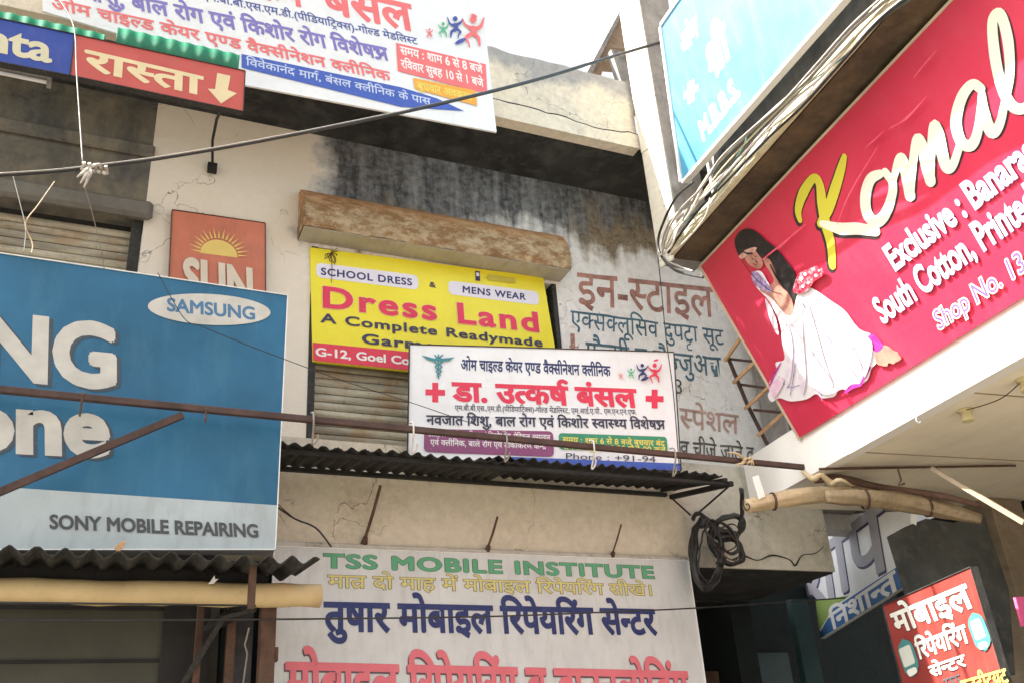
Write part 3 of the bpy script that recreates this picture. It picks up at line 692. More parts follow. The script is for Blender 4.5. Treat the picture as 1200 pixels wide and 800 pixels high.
# ---- white clinic banner at the top left (in front of the parapet)
y = 6.33
B = Board('clinic_banner', 'large white Hindi banner with red and purple lettering in front of the roof parapet', 'sign', PY(287, 98, y), X3, Z3,
          [(582, 155), (283, 99), (283, 83), (50, 13), (48, -80), (556, -80)], white, .02)
red, pur, blu, org = ink('coral_red_ink', (.78, .16, .17)), ink('violet_ink', (.20, .17, .50)), ink('navy_ink', (.05, .08, .33)), ink('orange_ink', (.80, .38, .05))
wht = ink('white_ink', (.80, .80, .78), .05); yel = ink('yellow_ink', (.80, .66, .12))
B.text('बंसल', (380, 14), (487, 37), (376, -17), red, .03)
B.text('डा. उत्कर्ष', (190, -27), (358, 9), (187, -58), red, .03)
B.text('एम.बी.बी.एस.एम.डी.(पीडियाट्रिक्स)-गोल्ड मेडलिस्ट', (236, -1), (490, 53), (235, -9), blu, .012)
B.text('शिशु, बाल रोग एवं किशोर रोग विशेषज्ञ', (92, -2), (457, 72), (90, -18), pur, .028)
B.text('ओम चाइल्ड केयर एण्ड वैक्सीनेशन क्लीनिक', (61, 11), (459, 96), (60, -1), red, .022)
B.poly('blue_band', [(283, 64), (470, 103), (512, 116), (544, 131), (470, 126), (283, 80)], ink('royal_blue_ink', (.04, .10, .45)))
B.text('विवेकानंद मार्ग, बंसल क्लीनिक के पास', (288, 77), (505, 124), (288, 69), ink('pale_blue_ink', (.55, .62, .8)), .01)
B.poly('red_box', [(464, 51), (569, 76), (571, 111), (466, 84)], red)
B.text('समय : शाम 6 से 8 बजे', (469, 64), (566, 87), (468, 55), wht, .02)
B.text('रविवार सुबह 10 से 1 बजे', (470, 80), (567, 103), (469, 71), wht, .02)
B.poly('red_box', [(484, 92), (557, 107), (559, 125), (486, 105)], org)
B.text('बुधवार अवकाश', (489, 105), (554, 119), (488, 97), yel, .02)
grn = ink('leaf_green_ink', (.10, .45, .25))
kid(B, 503, 40, 12, red, 1); kid(B, 519, 36, 19, grn, -1); kid(B, 533, 33, 27, blu, 1); kid(B, 554, 38, 38, red, -1)
B.ellipse('printed_leaf', (539, 50), 7, 2.4, blu, -.45); B.ellipse('printed_leaf', (555, 20), 4, 1.6, red, .5)
# ---- green corrugated strip in two sheets, with the two long signs hung below it
y = 6.08
def fx(px, py): return PY(px, py, y)
for (pa, pb, lab) in (((-40, 4), (125, 33), 'green corrugated sheet above the blue sign, left of the two'), ((138, 32), (281, 66), 'green corrugated sheet above the red arrow sign, right of the two')):
    a, b = fx(*pa), fx(*pb); m2 = MB(); corrugated(m2, (a.x, y+.0, a.z), (1, 0, 0), (0, .16, -.987), b.x-a.x, .20, .108, .007, .004)
    tag(m2.build('corrugated_sheet', M_['green_sheet'], smooth=True), lab, 'roofing sheet', 'green corrugated sheets')
y = 6.02
B = Board('hanging_sign', 'royal blue hanging sign ending in pale letters, left of the red arrow sign', 'sign', PY(0, 75, y), X3, Z3, [(-60, 10), (87.5, 41), (81.5, 88.6), (-60, 62)], paint('royal_blue_sign', (.012, .045, .30), .5, .15, .2), .05, rim=M_['grey_sheet'], rim_w=.006)
B.text('nta', (-20, 57), (61, 74), (-18, 27), ink('cream_ink', (.62, .58, .40)), .03)
B = Board('hanging_sign', 'red hanging sign with cream Hindi word and a downward arrow', 'sign', PY(82, 88, y), X3, Z3, [(88.5, 41.5), (287, 84), (284.5, 131), (82.5, 88.8)], paint('brick_red_sign', (.48, .075, .06), .5, .1, .2), .05, rim=M_['grey_sheet'], rim_w=.006)
cream = ink('cream_yellow_ink', (.72, .60, .36))
B.text('रास्ता', (97, 80.5), (238, 112), (99, 59), cream, .03)
B.poly('arrow', [(254.5, 86), (270, 89.5), (267, 106), (277.5, 110), (259, 122), (243.5, 104.5), (252, 105)], cream)
# ---- small red sun-logo sign on the cream wall
y = YW-.05
B = Board('wall_sign', 'small square red sign with a yellow rising sun on the cream wall', 'sign', PY(200, 330, y), X3, Z3, [(202, 246.5), (310.5, 262), (311, 372), (197, 360)], paint('faded_red_sign', (.56, .17, .10), .55, .15, .3), .03, rim=M_['rust'], rim_w=.006)
ys = ink('sun_yellow_ink', (.78, .58, .16)); c = (256.5, 299.5)
pts = [(c[0]+22*math.cos(t)*-1, c[1]+(-18*math.sin(t)) - 2.8*math.cos(t)) for t in [math.pi*i/20 for i in range(21)]]; B.poly('sun_disc', pts, ys)
for i in range(17):
    t = math.pi*(i+.5)/17 ; r1 = 37 if i % 2 else 34
    p = lambda r, a: (c[0]-r*math.cos(a), c[1]-r*.88*math.sin(a)-2.8*math.cos(a)*r/22)
    B.poly('sun_ray', [p(22.5, t-.055), p(22.5, t+.055), p(r1, t)], ys)
B.text('SUN', (214, 345), (297, 358), (214, 304), ink('ivory_ink', (.70, .62, .5)), .045)
# ---- big blue phone repair sign
y = 6.2
B = Board('shop_sign', 'huge blue phone repair sign with white strip and oval logo, above the corrugated awning', 'sign', PY(322, 642, y), X3, Z3, [(-150, 275.5), (336.5, 346.5), (322, 643), (-150, 643)], paint('cyan_blue_sign', (.007, .115, .235), .5, .32, .40, (.06, .19, .28), 1.1, .1, 0, .4), .12, rim=M_['tag'], rim_w=.006)
cw = ink('cream_white_ink', (.58, .57, .52), .25); shd = ink('printed_dark_shadow', (.045, .06, .08), .1)
B.poly('white_strip', [(-150, 560), (325, 591.5), (322, 643), (-150, 643)], paint('strip_white', (.42, .49, .51), .5, .18, .45, (.22, .24, .23), 1.6))
B.text('NG', (-26, 439), (137, 453), (-22, 367), cw, .042, shadow=(.055, -.035, shd))
B.text('one', (-52, 524), (130, 533), (-50, 456), cw, .042, shadow=(.055, -.035, shd))
B.ellipse('oval_logo', (245, 363), 72, 18, cw, .055)
B.text('SAMSUNG', (195.5, 364.5), (299, 375), (195.5, 350), ink('logo_blue_ink', (.06, .17, .32)), .032)
B.text('SONY MOBILE REPAIRING', (58, 618.5), (303, 629), (58, 603), ink('charcoal_ink', (.06, .065, .075)), .035)
# ---- yellow dress shop sign
y = YW-.03
B = Board('shop_sign', 'bright yellow dress shop sign with red and black lettering under the rusty shutter hood', 'sign', PY(366, 424, y), X3, Z3, [(363.5, 290), (636.5, 325), (650, 405), (650, 452), (366.5, 423)], paint('lemon_sign', (.80, .70, .02), .4, .05, .1, (.4, .3, .05), 2, .1, 0, .4), .03)
dr = ink('crimson_ink', (.72, .03, .09)); nv = ink('dark_navy_ink', (.035, .03, .09)); lil = ink('lilac_white_ink', (.74, .72, .82), .05)
B.rrect('white_pill', (370, 308), (490, 323), (490.5, 340), (370.5, 325), lil, .35)
B.rrect('white_pill', (525, 329), (631, 342), (632, 358), (525.5, 345), lil, .35)
B.text('SCHOOL DRESS', (376, 322.2), (483, 335), (376, 314.2), ink('ink_blue', (.03, .025, .13)), .03, track=.06)
B.text('MENS WEAR', (542, 343), (616.5, 352), (542, 335.6), ink('ink_blue', (.03, .025, .13)), .03, track=.06)
B.text('&', (503, 336.5), (511, 337.6), (503, 330.5), nv, .02)
B.text('Dress Land', (378, 360), (632, 389), (378, 336.5), dr, .034, track=.085, outline=(.012, ink('pale_pink_ink', (.82, .6, .4))))
B.text('A Complete Readymade', (375, 377.6), (636, 406.5), (375, 367.3), nv, .026, track=.05)
B.text('Garments', (424, 402), (548, 415.5), (424, 391), nv, .026, track=.05)
B.poly('red_strip', [(366.4, 401.5), (480, 412.5), (649, 430), (649.5, 451), (366.8, 422.5)], ink('strip_crimson', (.72, .04, .08)))
B.text('G-12, Goel Co', (369.5, 416.8), (480, 427.6), (369.5, 407.6), wht, .03)
B.poly('phone_icon', [(556.5, 318), (562, 318.8), (562.3, 330), (557, 329.3)], nv); B.poly('phone_screen', [(557.6, 320), (561.2, 320.5), (561.3, 324.6), (557.8, 324.1)], lil)
B.rrect('faded_number', (570, 322), (604, 326.5), (604, 333), (570, 328.5), ink('dull_yellow_smudge', (.55, .47, .05)), .4)
# ---- white clinic sign that stands on the awning (turned a little towards the lane)
cl0, cl1 = PY(480, 404, 6.9), PY(789, 412, 6.4)
cl1.z = cl0.z; U = (cl1-cl0).normalized()
B = Board('clinic_sign', 'white sign with red Hindi name between two red crosses, standing on the black awning', 'sign', cl0, U, Z3, [(480.5, 404), (789, 413), (797.5, 551), (478, 545)], white, .03, rim=M_['grey_sheet'], rim_w=.008)
navy = ink('deep_navy_ink', (.02, .03, .13)); dk = ink('dark_text_ink', (.03, .03, .07)); rr = ink('bright_red_ink', (.68, .03, .08)); tl = ink('teal_ink', (.04, .22, .27))
B.text('ओम चाइल्ड केयर एण्ड वैक्सीनेशन क्लीनिक', (540, 433), (716, 440.5), (540, 421.5), navy, .028)
cross(B, (510, 459.5), 23, 23, 7, rr, .03); cross(B, (767, 467), 21, 22, 7, rr, .03)
B.text('डा. उत्कर्ष बंसल', (530, 469), (748, 476.5), (529, 448.5), rr, .04)
B.text('एम.बी.बी.एस.,एम.डी.(पीडियाट्रिक्स)-गोल्ड मेडलिस्ट, एम.आई.ए.पी., एम.एन.एन.एफ.', (533, 480.5), (746, 485.5), (533, 474.8), dk, .006)
B.text('नवजात शिशु, बाल रोग एवं किशोर स्वास्थ्य विशेषज्ञ', (499.5, 497), (780, 502.5), (499.5, 486.5), dk, .025)
B.rrect('purple_box', (497, 502), (648, 505), (649, 535), (496.5, 529), ink('plum_ink', (.25, .06, .17)), .2)
B.rrect('green_box', (654.5, 507), (781, 511.5), (782.5, 530), (655, 526), ink('emerald_ink', (.03, .26, .14)), .2)
B.text('सलाहकार विशेषज्ञ, शिशु एवं किशोर रोग, मेडिकल अस्पताल', (501, 511), (645, 515.5), (501, 505), wht, .01)
B.text('एवं क्लीनिक, बाल रोग एवं टीकाकरण केन्द्र', (504, 521), (640, 526), (504, 515), wht, .01)
B.text('समय : शाम 6 से 8 बजे बुधवार बंद', (659, 518), (779, 522.5), (659, 512), yel, .015)
B.text('रविवार सुबह 10:00 से 1:00 बजे', (659, 526), (780, 530.2), (659, 520), yel, .015)
B.text('Phone : +91-94', (663, 537.5), (768, 541.5), (663, 530.5), dk, .0)
B.poly('blue_band', [(600, 535), (796.5, 543), (797, 550.5), (600, 549)], ink('royal_blue_ink', (.04, .10, .45)))
# caduceus
B.stroke('winged_staff', [[(513.6, 416, 1.6), (513.6, 428, 1.5), (514, 444, 1.2)], [(509, 416, 1), (512, 419, 2), (518.5, 424, 1.8), (510, 430, 1.6), (517, 435, 1.4), (512, 440, 1), (514, 443, .8)], [(519, 416, 1), (515, 419, 2), (509, 424, 1.8), (517.5, 430, 1.6), (511, 435, 1.4), (516, 440, 1)]], tl)
B.poly('winged_staff', [(494, 416.5), (509, 420.5), (513.5, 418), (518, 420.5), (533, 418.8), (526, 423.2), (517, 424.2), (513.5, 422.5), (509, 424), (501, 422)], tl)
kid(B, 727, 441, 8, red, 1); kid(B, 739, 438, 13, grn, -1); kid(B, 752, 436, 20, navy, 1); kid(B, 766.5, 437.5, 24, rr, -1); B.ellipse('printed_leaf', (755, 444.5), 5, 1.8, navy, -.4)
B.ellipse('printed_leaf', (768, 423), 3, 1.2, rr, -.3)
# ---- TSS sign
y = YF-.06
B = Board('shop_sign', 'tall white institute sign with green, blue and pink lettering under the beige ledge', 'sign', PY(322, 640, y), X3, Z3, [(322, 640), (806, 657), (862, 1050), (310, 1010)], white2, .03, rim=M_['tag'], rim_w=.006)
gl = ink('green_letter_ink', (.10, .38, .20)); gd = ink('green_outline_ink', (.03, .10, .07)); bu = ink('cobalt_ink', (.010, .025, .14)); pkr = ink('pink_red_ink', (.72, .16, .20)); yl = ink('straw_ink', (.66, .60, .22)); kk = ink('brown_outline_ink', (.12, .10, .05))
B.text('TSS MOBILE INSTITUTE', (379, 664), (767, 677), (379, 648.5), gl, .035, track=.06, outline=(.02, gd))
B.text('मात्र दो माह में मोबाइल रिपेयरिंग सीखे।', (384, 687.5), (764, 697.5), (384, 673.5), yl, .012, outline=(.024, kk))
B.text('तुषार मोबाइल रिपेयरिंग सेन्टर', (379, 738), (771, 742.5), (379, 706), bu, .034)
B.text('मोबाइल रिपेयरिंग व डाउनलोडिंग', (334, 822), (812, 826), (334, 777), pkr, .034, shadow=(-.03, -.05, ink('printed_brown_shadow', (.10, .06, .08))))
# ---- big pink-red sari shop sign, leaning out over the lane
K = Board('sari_shop_sign', 'big crimson sari shop sign leaning over the lane with large white script lettering', 'sign', KBL, -DV, EV, None, None)
kw = 4.2; kh = 1.728
paintK = paint('crimson_flex', (.60, .028, .075), .38, .05, .08, (.7, .2, .25), 1.2, .1, 0, .5)
MB().box((0, 0, -.03), (kw, kh, 0)).build('panel', paintK, K.root)
MB().box((-.03, -.02, -.05), (-.001, kh+.02, .004)).box((0, kh+.001, -.05), (kw, kh+.02, .004)).build('frame', paint('pale_frame', (.6, .5, .36), .6), K.root)
wi = ink('script_white', (.82, .80, .66), .03); yi = ink('script_shade_yellow', (.66, .60, .045), .05); ki = ink('script_black', (.03, .015, .02), .05); vi = ink('violet_outline', (.20, .10, .36), .05)  # one pale yellow script: K inked as in shade, the rest as sunlit
S1 = [[(938, 258, 6), (936, 246, 9), (942, 226, 12), (954, 209, 9), (961, 216, 10), (964, 238, 13), (968, 262, 13), (974, 285, 11), (976, 311, 9)], [(990, 184, 7), (986, 199, 11), (979, 222, 13), (971, 246, 12), (962, 262, 9)]]
S2 = [[(964, 262, 7), (985, 268, 13), (1006, 268, 13), (1027, 271, 11)]]
KO = [[(1032, 204, 8), (1021, 210, 11), (1015, 228, 12), (1016, 248, 12), (1025, 260, 12), (1036, 254, 11), (1044, 236, 10), (1047, 216, 9), (1038, 202, 8)],
      [(1046, 218, 6), (1053, 190, 9), (1058, 186, 10), (1062, 202, 12), (1067, 229, 12)], [(1068, 230, 7), (1070, 196, 9), (1075, 164, 10), (1081, 170, 12), (1086, 192, 13), (1091, 212, 12)],
      [(1092, 213, 7), (1092, 178, 9), (1095, 147, 10), (1101, 158, 12), (1105, 180, 13), (1110, 196, 12), (1117, 194, 9), (1125, 172, 8)],
      [(1150, 104, 10), (1140, 99, 10), (1128, 114, 12), (1121, 142, 13), (1127, 166, 12), (1139, 170, 12), (1147, 152, 10), (1151, 118, 8)],
      [(1151, 110, 8), (1154, 134, 13), (1163, 155, 13), (1172, 146, 10), (1178, 122, 8)],
      [(1178, 122, 8), (1184, 88, 10), (1182, 48, 12), (1173, 17, 11), (1164, 25, 11), (1166, 60, 12), (1173, 96, 12), (1184, 121, 12), (1198, 128, 11), (1218, 116, 9)]]
def shift(st, dx, dy): return [[(x+dx, y+dy, w_) for x, y, w_ in s_] for s_ in st]
z0 = .0015
K.stroke('script_shadow', shift(S1+S2, -1.5, 2.5), ki, 3, dz=z0); K.stroke('script_shadow', shift(KO, 2, 1.5), ki, 1.0, dz=z0)
K.stroke('script_lettering', S1, yi, 0, dz=z0+.004); K.stroke('script_lettering', S2, wi, 0, dz=z0+.005); K.stroke('script_lettering', KO, wi, 1.5, dz=z0+.004); K.k = 14
K.text('Exclusive : Banarasi', (1050, 317), (1124, 260), (1035, 292), wi, .034, vis='Exclusive', outline=(.014, vi))
K.text('South Cotton, Printed', (1036, 379), (1141, 303), (1022, 353), wi, .03, vis='South Cotton', outline=(.014, vi))
K.text('Shop No. 13', (1102, 386), (1172, 338), (1094, 366), vi, .0, vis='Shop No', outline=(.055, wi))
# printed woman in a white sari (flat print)
def z8(l, o=(820, 200), s=.3167): return [(o[0]+x*s, o[1]+y*s) for x, y in l]
def print_mix(name, c1, c2, sc=40, lo=.45, hi=.6):
    g = G(name); n = g.noise(g.pos(True), sc, 6, .7); return g.out(g.mix(g.ramp(n, lo, hi), c1, c2), .5)
hair = print_mix('print_black', (.012, .01, .012), (.07, .05, .055), 14, .5, .8); skin = print_mix('print_skin', (.52, .25, .19), (.30, .11, .09), 12, .45, .75)
ws = print_mix('print_white', (.82, .78, .82), (.55, .42, .60), 26, .58, .75); mg = print_mix('print_magenta', (.55, .04, .30), (.30, .02, .22), 30); lv = print_mix('print_lavender', (.45, .36, .58), (.22, .14, .32), 30)
K.blob('printed_figure', z8([(133, 262), (142, 236), (165, 217), (195, 216), (222, 232), (255, 262), (290, 290), (330, 340), (352, 370), (362, 410), (364, 465), (350, 482), (325, 445), (300, 410), (262, 360), (230, 330), (190, 320), (160, 325), (142, 300)]), hair)
K.blob('printed_sari', z8([(200, 380), (232, 372), (262, 420), (300, 470), (345, 525), (362, 470), (375, 445), (410, 432), (440, 445), (490, 480), (540, 515), (575, 560), (605, 590), (640, 605), (655, 650), (662, 700), (640, 730), (628, 765), (600, 790), (570, 795), (556, 812), (520, 800), (505, 830), (460, 838), (435, 822), (400, 842), (340, 850), (300, 838), (270, 852), (256, 824), (276, 800), (262, 780), (290, 742), (285, 708), (318, 695), (310, 640), (300, 560), (260, 480), (215, 430)]), ws)
K.blob('printed_figure', z8([(164, 300), (186, 288), (208, 294), (224, 312), (236, 330), (238, 350), (224, 362), (202, 356), (184, 344), (172, 324)]), skin)
K.blob('printed_figure', z8([(240, 332), (262, 326), (285, 372), (300, 420), (335, 455), (352, 500), (346, 530), (322, 528), (270, 470), (226, 440), (262, 425), (278, 400)]), skin)
K.blob('printed_figure', z8([(150, 316), (168, 300), (196, 284), (216, 284), (206, 300), (180, 312), (162, 326)]), print_mix('print_pale_skin', (.66, .42, .36), (.5, .26, .22), 20))
K.blob('printed_sari', z8([(196, 378), (214, 372), (236, 392), (272, 440), (256, 448), (224, 432), (204, 412)]), lv)
K.blob('printed_figure', z8([(655, 655), (680, 642), (705, 648), (722, 662), (738, 668), (742, 678), (752, 690), (744, 700), (730, 706), (722, 712), (704, 708), (698, 720), (668, 715), (656, 700)]), skin)
K.blob('printed_sari', z8([(628, 612), (648, 602), (668, 622), (686, 645), (664, 668), (640, 652)]), mg)
K.stroke('printed_sari', [[(1015, 442, 2), (1021, 428, 4), (1017, 436, 3), (1010, 450, 3)], [(992, 459, 2), (1000, 452, 5), (1009, 450, 3)], [(903, 456, 1.5), (908, 440, 2.5), (917, 424, 1)]], mg)
K.stroke('printed_sari', [[(965, 468, 1.2), (963, 452, 1.5), (958, 430, .6)], [(940, 352, 1.2), (965, 385, 1.6), (990, 418, 2), (1010, 446, 1.4)], [(950, 346, .8), (985, 362, 1), (1012, 388, .8)], [(930, 380, .8), (934, 420, 1.4), (928, 462, .8)], [(945, 375, .8), (955, 410, 1), (950, 440, .6)], [(975, 380, .7), (1000, 405, 1), (1022, 412, .7)], [(915, 440, 1), (925, 452, 1.5), (940, 450, .6)]], lv)
K.stroke('printed_figure', [[(869, 291, 1.8), (876, 296, 1.4), (884, 296, 1.2)], [(884, 303, 1), (890, 307, .9)], [(870, 303, .8), (884, 322, .8), (902, 338, .8), (918, 344, .6)], [(905, 310, 2), (912, 324, 2.5), (921, 338, 1.4)]], hair)
fold = print_mix('print_fold', (.72, .62, .74), (.80, .74, .80), 18); pinkf = print_mix('print_pink_fold', (.78, .50, .66), (.80, .70, .78), 22)
for F_ in ([(330, 560), (350, 640), (345, 760), (322, 800), (330, 700), (318, 620)], [(400, 470), (430, 560), (470, 700), (500, 790), (470, 770), (425, 640)], [(380, 520), (392, 640), (400, 780), (384, 820), (372, 700)], [(460, 490), (520, 570), (590, 680), (610, 750), (560, 690), (495, 590)], [(250, 470), (285, 530), (300, 600), (286, 590), (262, 530)]): K.blob('printed_sari', z8(F_), fold)
for F_ in ([(600, 600), (645, 630), (640, 700), (618, 760), (612, 700), (625, 660)], [(265, 800), (300, 760), (320, 770), (300, 815), (280, 835)], [(430, 800), (500, 800), (560, 785), (530, 805), (470, 825)]): K.blob('printed_sari', z8(F_), pinkf)
K.stroke('printed_figure', [[(878.5, 297.5, .7), (881.5, 296.5, .9), (884, 297, .6)], [(887.5, 300, .6), (889.5, 299.5, .8)]], hair); K.stroke('printed_figure', [[(885, 308, .7), (888, 309.5, 1.2), (890.5, 308.5, .6)]], print_mix('print_lip', (.35, .02, .04), (.45, .06, .08)))
K.stroke('printed_figure', [[(885, 299, .5), (887, 304, .8), (885.5, 305, .5)]], print_mix('print_pale_skin', (.66, .42, .36), (.5, .26, .22)))
K.blob('printed_tray', z8([(360, 415), (375, 380), (410, 362), (440, 350), (465, 362), (462, 388), (432, 408), (410, 440), (380, 452), (355, 445)]), print_mix('print_red', (.45, .02, .05), (.7, .3, .35), 30, .5, .6))
for (a, b, r_) in ((385, 395, 8), (400, 380, 6), (430, 362, 5), (440, 385, 6), (392, 425, 6), (412, 412, 5), (452, 366, 4)):
    c = z8([(a, b)])[0]; K.ellipse('printed_flower', c, r_*.32, r_*.3, ws)
K.stroke('sun_streak', [[(895, 305, 1), (920, 285, 2), (948, 262, .6)], [(915, 292, .6), (925, 282, 1.6), (938, 268, .5)], [(1075, 90, .8), (1088, 74, 2), (1102, 58, .5)], [(1046, 150, .8), (1066, 138, 3), (1090, 112, .8)], [(1018, 172, .6), (1030, 162, 2), (1040, 152, .6)], [(985, 262, .5), (1000, 225, 2), (1032, 172, .8)]], print_mix('pink_sun_streak', (.72, .10, .16), (.66, .06, .12), 20))  # narrow streaks of sunlight in the shaded band, drawn on in lighter pink
# timber and steel frame at the sign's far edge (carries the sign)
fr = MB(); s_ = -.02
def kp(px, py, q): a, b = K.uv(px, py); return Vector((a, b, q))
for (a, b) in (((840, 426), (869, 388)), ((850, 452), (889, 416)), ((864, 482), (905, 446)), ((879, 514), (921, 478))):
    fr.tube([kp(*a, -.10), kp(*b, -.06)], .019, 4)
fr.build('brace_rung', M_['wood'], K.root)
MB().tube([kp(868, 386, -.085), kp(905, 448, -.085), kp(948, 520, -.085)], .020, 4).build('frame_post', M_['wood'], K.root)
MB().tube([kp(840, 424, -.14), kp(862, 478, -.14), kp(888, 530, -.14)], .018, 4).tube([kp(840, 426, -.16), kp(872, 430, -.16)], .014, 4).tube([kp(852, 456, -.16), kp(893, 462, -.16)], .014, 4).tube([kp(868, 486, -.16), kp(905, 490, -.16)], .014, 4).tube([kp(876, 400, -.19), kp(912, 522, -.19)], .012, 4).build('frame_post', M_['steel'], K.root)
# ---- light blue sign above the slab
NB = -NV
LB = Board('clinic_sign', 'sky blue sign with blurred white letters above the cable covered slab', 'sign', PY(800, 212, 6.0), -DV, (-.12, 0, 1), None, None)
q0, q1, q2, q3 = [Vector(LB.uv(*q)) for q in ((800, 212), (985, 0), (775.5, 31), (797, 0))]
wid = 4.2; e1 = (q1-q0)/(q1-q0).x; e3 = (q3-q2)/(q3-q2).x; c1 = q0+e1*wid; c2 = q2+e3*wid
if c2.y < q2.y*.6: c2.y = q2.y*.9
P4 = [q0, c1, c2, q2]
MB().prism([(p.x, p.y, -.05) for p in P4], (0, 0, .05)).build('panel', paint('sky_blue_flex', (.075, .31, .50), .4, .25, .1, (.5, .6, .7), 1.6), LB.root)
fr_ = MB()
for i in range(4):
    a_, b_ = P4[i], P4[(i+1) % 4]; t_ = (b_-a_).normalized(); n_ = Vector((t_.y, -t_.x)); fr_.obox((a_.x, a_.y, -.06), (*(b_-a_), 0), (*(n_*(.028+.002*i)), 0), (0, 0, .075+.001*i))
fr_.build('frame', M_['tag'], LB.root)
LB.text('M.B.B.S.', (824, 166), (868, 110), (818, 145), ink('washed_white_ink', (.62, .76, .80), .2), .05)
LB.text('श्री', (834, 96), (858, 62), (826, 62), ink('washed_white_ink', (.62, .76, .80), .2), .05)
cross(LB, (810, 108), 17, 26, 8, ink('washed_white_ink', (.62, .76, .80), .2), -.6)
LB.text('ओम', (800, 66), (820, 40), (797, 45), ink('washed_white_ink', (.62, .76, .80), .2), .05)
# ---- signs under the canopy on the right
def vsign(bl, br, y0):
    """vertical sign whose bottom edge runs bl-br (pixels) at one height; y0 = distance of bl"""
    a = PY(*bl, y0); r = ray(*br); t = (a.z-EYE.z)/r.z; return a, (EYE+r*t-a).normalized()
a, U = vsign((965, 745), (1060, 685), 8.9)
B = Board('shop_sign', 'white and blue Hindi shop sign in the shadow behind the beige ledge corner', 'sign', a, U, Z3, [(950, 604), (1068, 598), (1063, 684), (962, 748)], paint('bright_white_panel', (.86, .88, .90), .4, .05, .1), .05)
gy = ink('grey_lilac_ink', (.44, .43, .50)); B.text('शोप', (946, 716), (1046, 660), (938, 660), gy, .02, shadow=(.06, -.05, ink('shadow_navy_ink', (.03, .035, .12))))
B.poly('blue_strip', [(962, 747), (961, 741), (977, 712), (1051, 664), (1063, 684)], ink('strip_blue_ink', (.03, .13, .36)))
B.poly('green_patch', [(960, 739), (956, 703), (996, 697), (977, 711)], ink('lime_ink', (.28, .40, .10)))
B.text('निशान्त', (975, 738), (1055, 688), (971, 721), wht, .03)
B.ellipse('printed_cloud', (988, 602), 8, 4, ink('pale_cyan_ink', (.25, .5, .6)), -.4)
a, U = vsign((1060, 800), (1180, 800), 6.0)
a = PY(1035, 710, 5.7); r = ray(1140, 663); t = (a.z-EYE.z)/r.z; U = (EYE+r*t-a).normalized()
B = Board('repair_sign', 'red phone repair sign with white Hindi lettering and two printed phones, bottom right', 'sign', a, U, Z3, [(1035, 709), (1138, 664), (1196, 860), (1078, 880)], paint('dull_red_sign', (.26, .035, .028), .35, .15, .2), .04, rim=M_['grey_sheet'], rim_w=.006)
iv = ink('ivory_ink2', (.72, .70, .62)); bo = ink('black_outline_ink', (.05, .03, .03))
B.text('मोबाइल', (1051, 742), (1143, 709), (1043, 720), iv, .03, outline=(.025, bo))
B.text('रिपेयरिंग', (1077, 772), (1137, 751), (1072, 754), iv, .03, outline=(.025, bo))
B.text('सेन्टर', (1091, 793), (1134, 779), (1088, 781), iv, .03, outline=(.025, bo))
B.text('TSS', (1108, 808), (1128, 801), (1105, 796), ink('charcoal_ink', (.06, .065, .075)), .02)
B.text('इन्स्टीट्यूट', (1130, 812), (1184, 798), (1126, 798), ink('lime_yellow_ink', (.62, .6, .1)), .03)
def phone(q, scr):
    B.rrect('printed_phone', *q, ink('phone_teal_ink', (.05, .20, .19)), .28); B.rrect('printed_phone', *scr, ink('phone_screen_ink', (.55, .56, .48)), .1)
phone([(1050, 752), (1067, 744), (1081, 786), (1064, 797)], [(1054, 760), (1067, 754), (1074, 776), (1061, 782)])
B.rrect('printed_phone', (1063, 785), (1074, 780), (1077, 787), (1067, 793), iv, .3)
phone([(1132, 722), (1150, 713), (1166, 757), (1148, 766)], [(1138, 728), (1149, 723), (1157, 745), (1145, 750)])
B.rrect('printed_phone', (1147, 754), (1157, 750), (1160, 757), (1150, 761), iv, .3)
# ================================================================ AWNINGS, BARS, ROLLS
aw = empty('awning', PY(600, 540, 6.6), 'long black corrugated awning over the beige ledge, seen from below', 'awning')
awi = aw.matrix_world.inverted() if False else Matrix.Translation(-aw.location)
def apart(mb, name, m, root, **k):
    o = mb.build(name, m, root, **k); o.matrix_parent_inverse = Matrix.Translation(-root.location); return o
zo, zi = EYE.z + .376*6.26, EYE.z + .351*6.98
outv = Vector((0, 6.26-6.98, zo-zi)); dl = outv.length
xa = PY(300, 515, 6.26).x; xb = PY(862, 556, 6.26).x
m = MB(); corrugated(m, (xa, 6.98, zi), (1, 0, 0), outv, 2.0, dl, .098, .012, .006, .012); m.wobble(.012, 2.3).wobble(.005, 9); apart(m, 'roof_sheet', M_['black_sheet'], aw, smooth=True)
m = MB(); corrugated(m, (xa+1.72, 6.98, zi+.035), (1, 0, 0), outv, xb-xa-1.72-.1, dl-.03, .098, .012, .006, .012); m.wobble(.012, 2.3).wobble(.005, 9); apart(m, 'roof_sheet', M_['black_sheet'], aw, smooth=True)
m = MB(); m.box((xa, 6.32, zo-.035), (xb-.05, 6.36, zo-.012)); m.box((xa, 6.93, zi-.05), (xb-.25, 6.97, zi-.02)); apart(m, 'batten', M_['black_sheet'], aw)
# bracket at the right end
p1, p2, p3 = PY(786, 582, 6.95), PY(858, 566, 6.3), PY(812, 606, 6.95)
m = MB(); m.tube([p1, p2], .028, 4); m.tube([p2+Vector((0, 0, .0)), p3], .009, 5); m.tube([p1, p3+Vector((-.02, 0, .02))], .009, 5); m.tube([p2 + Vector((-.05, 0, .03)), PY(775, 574, 6.95)], .02, 4); apart(m, 'bracket', M_['dark'], aw)
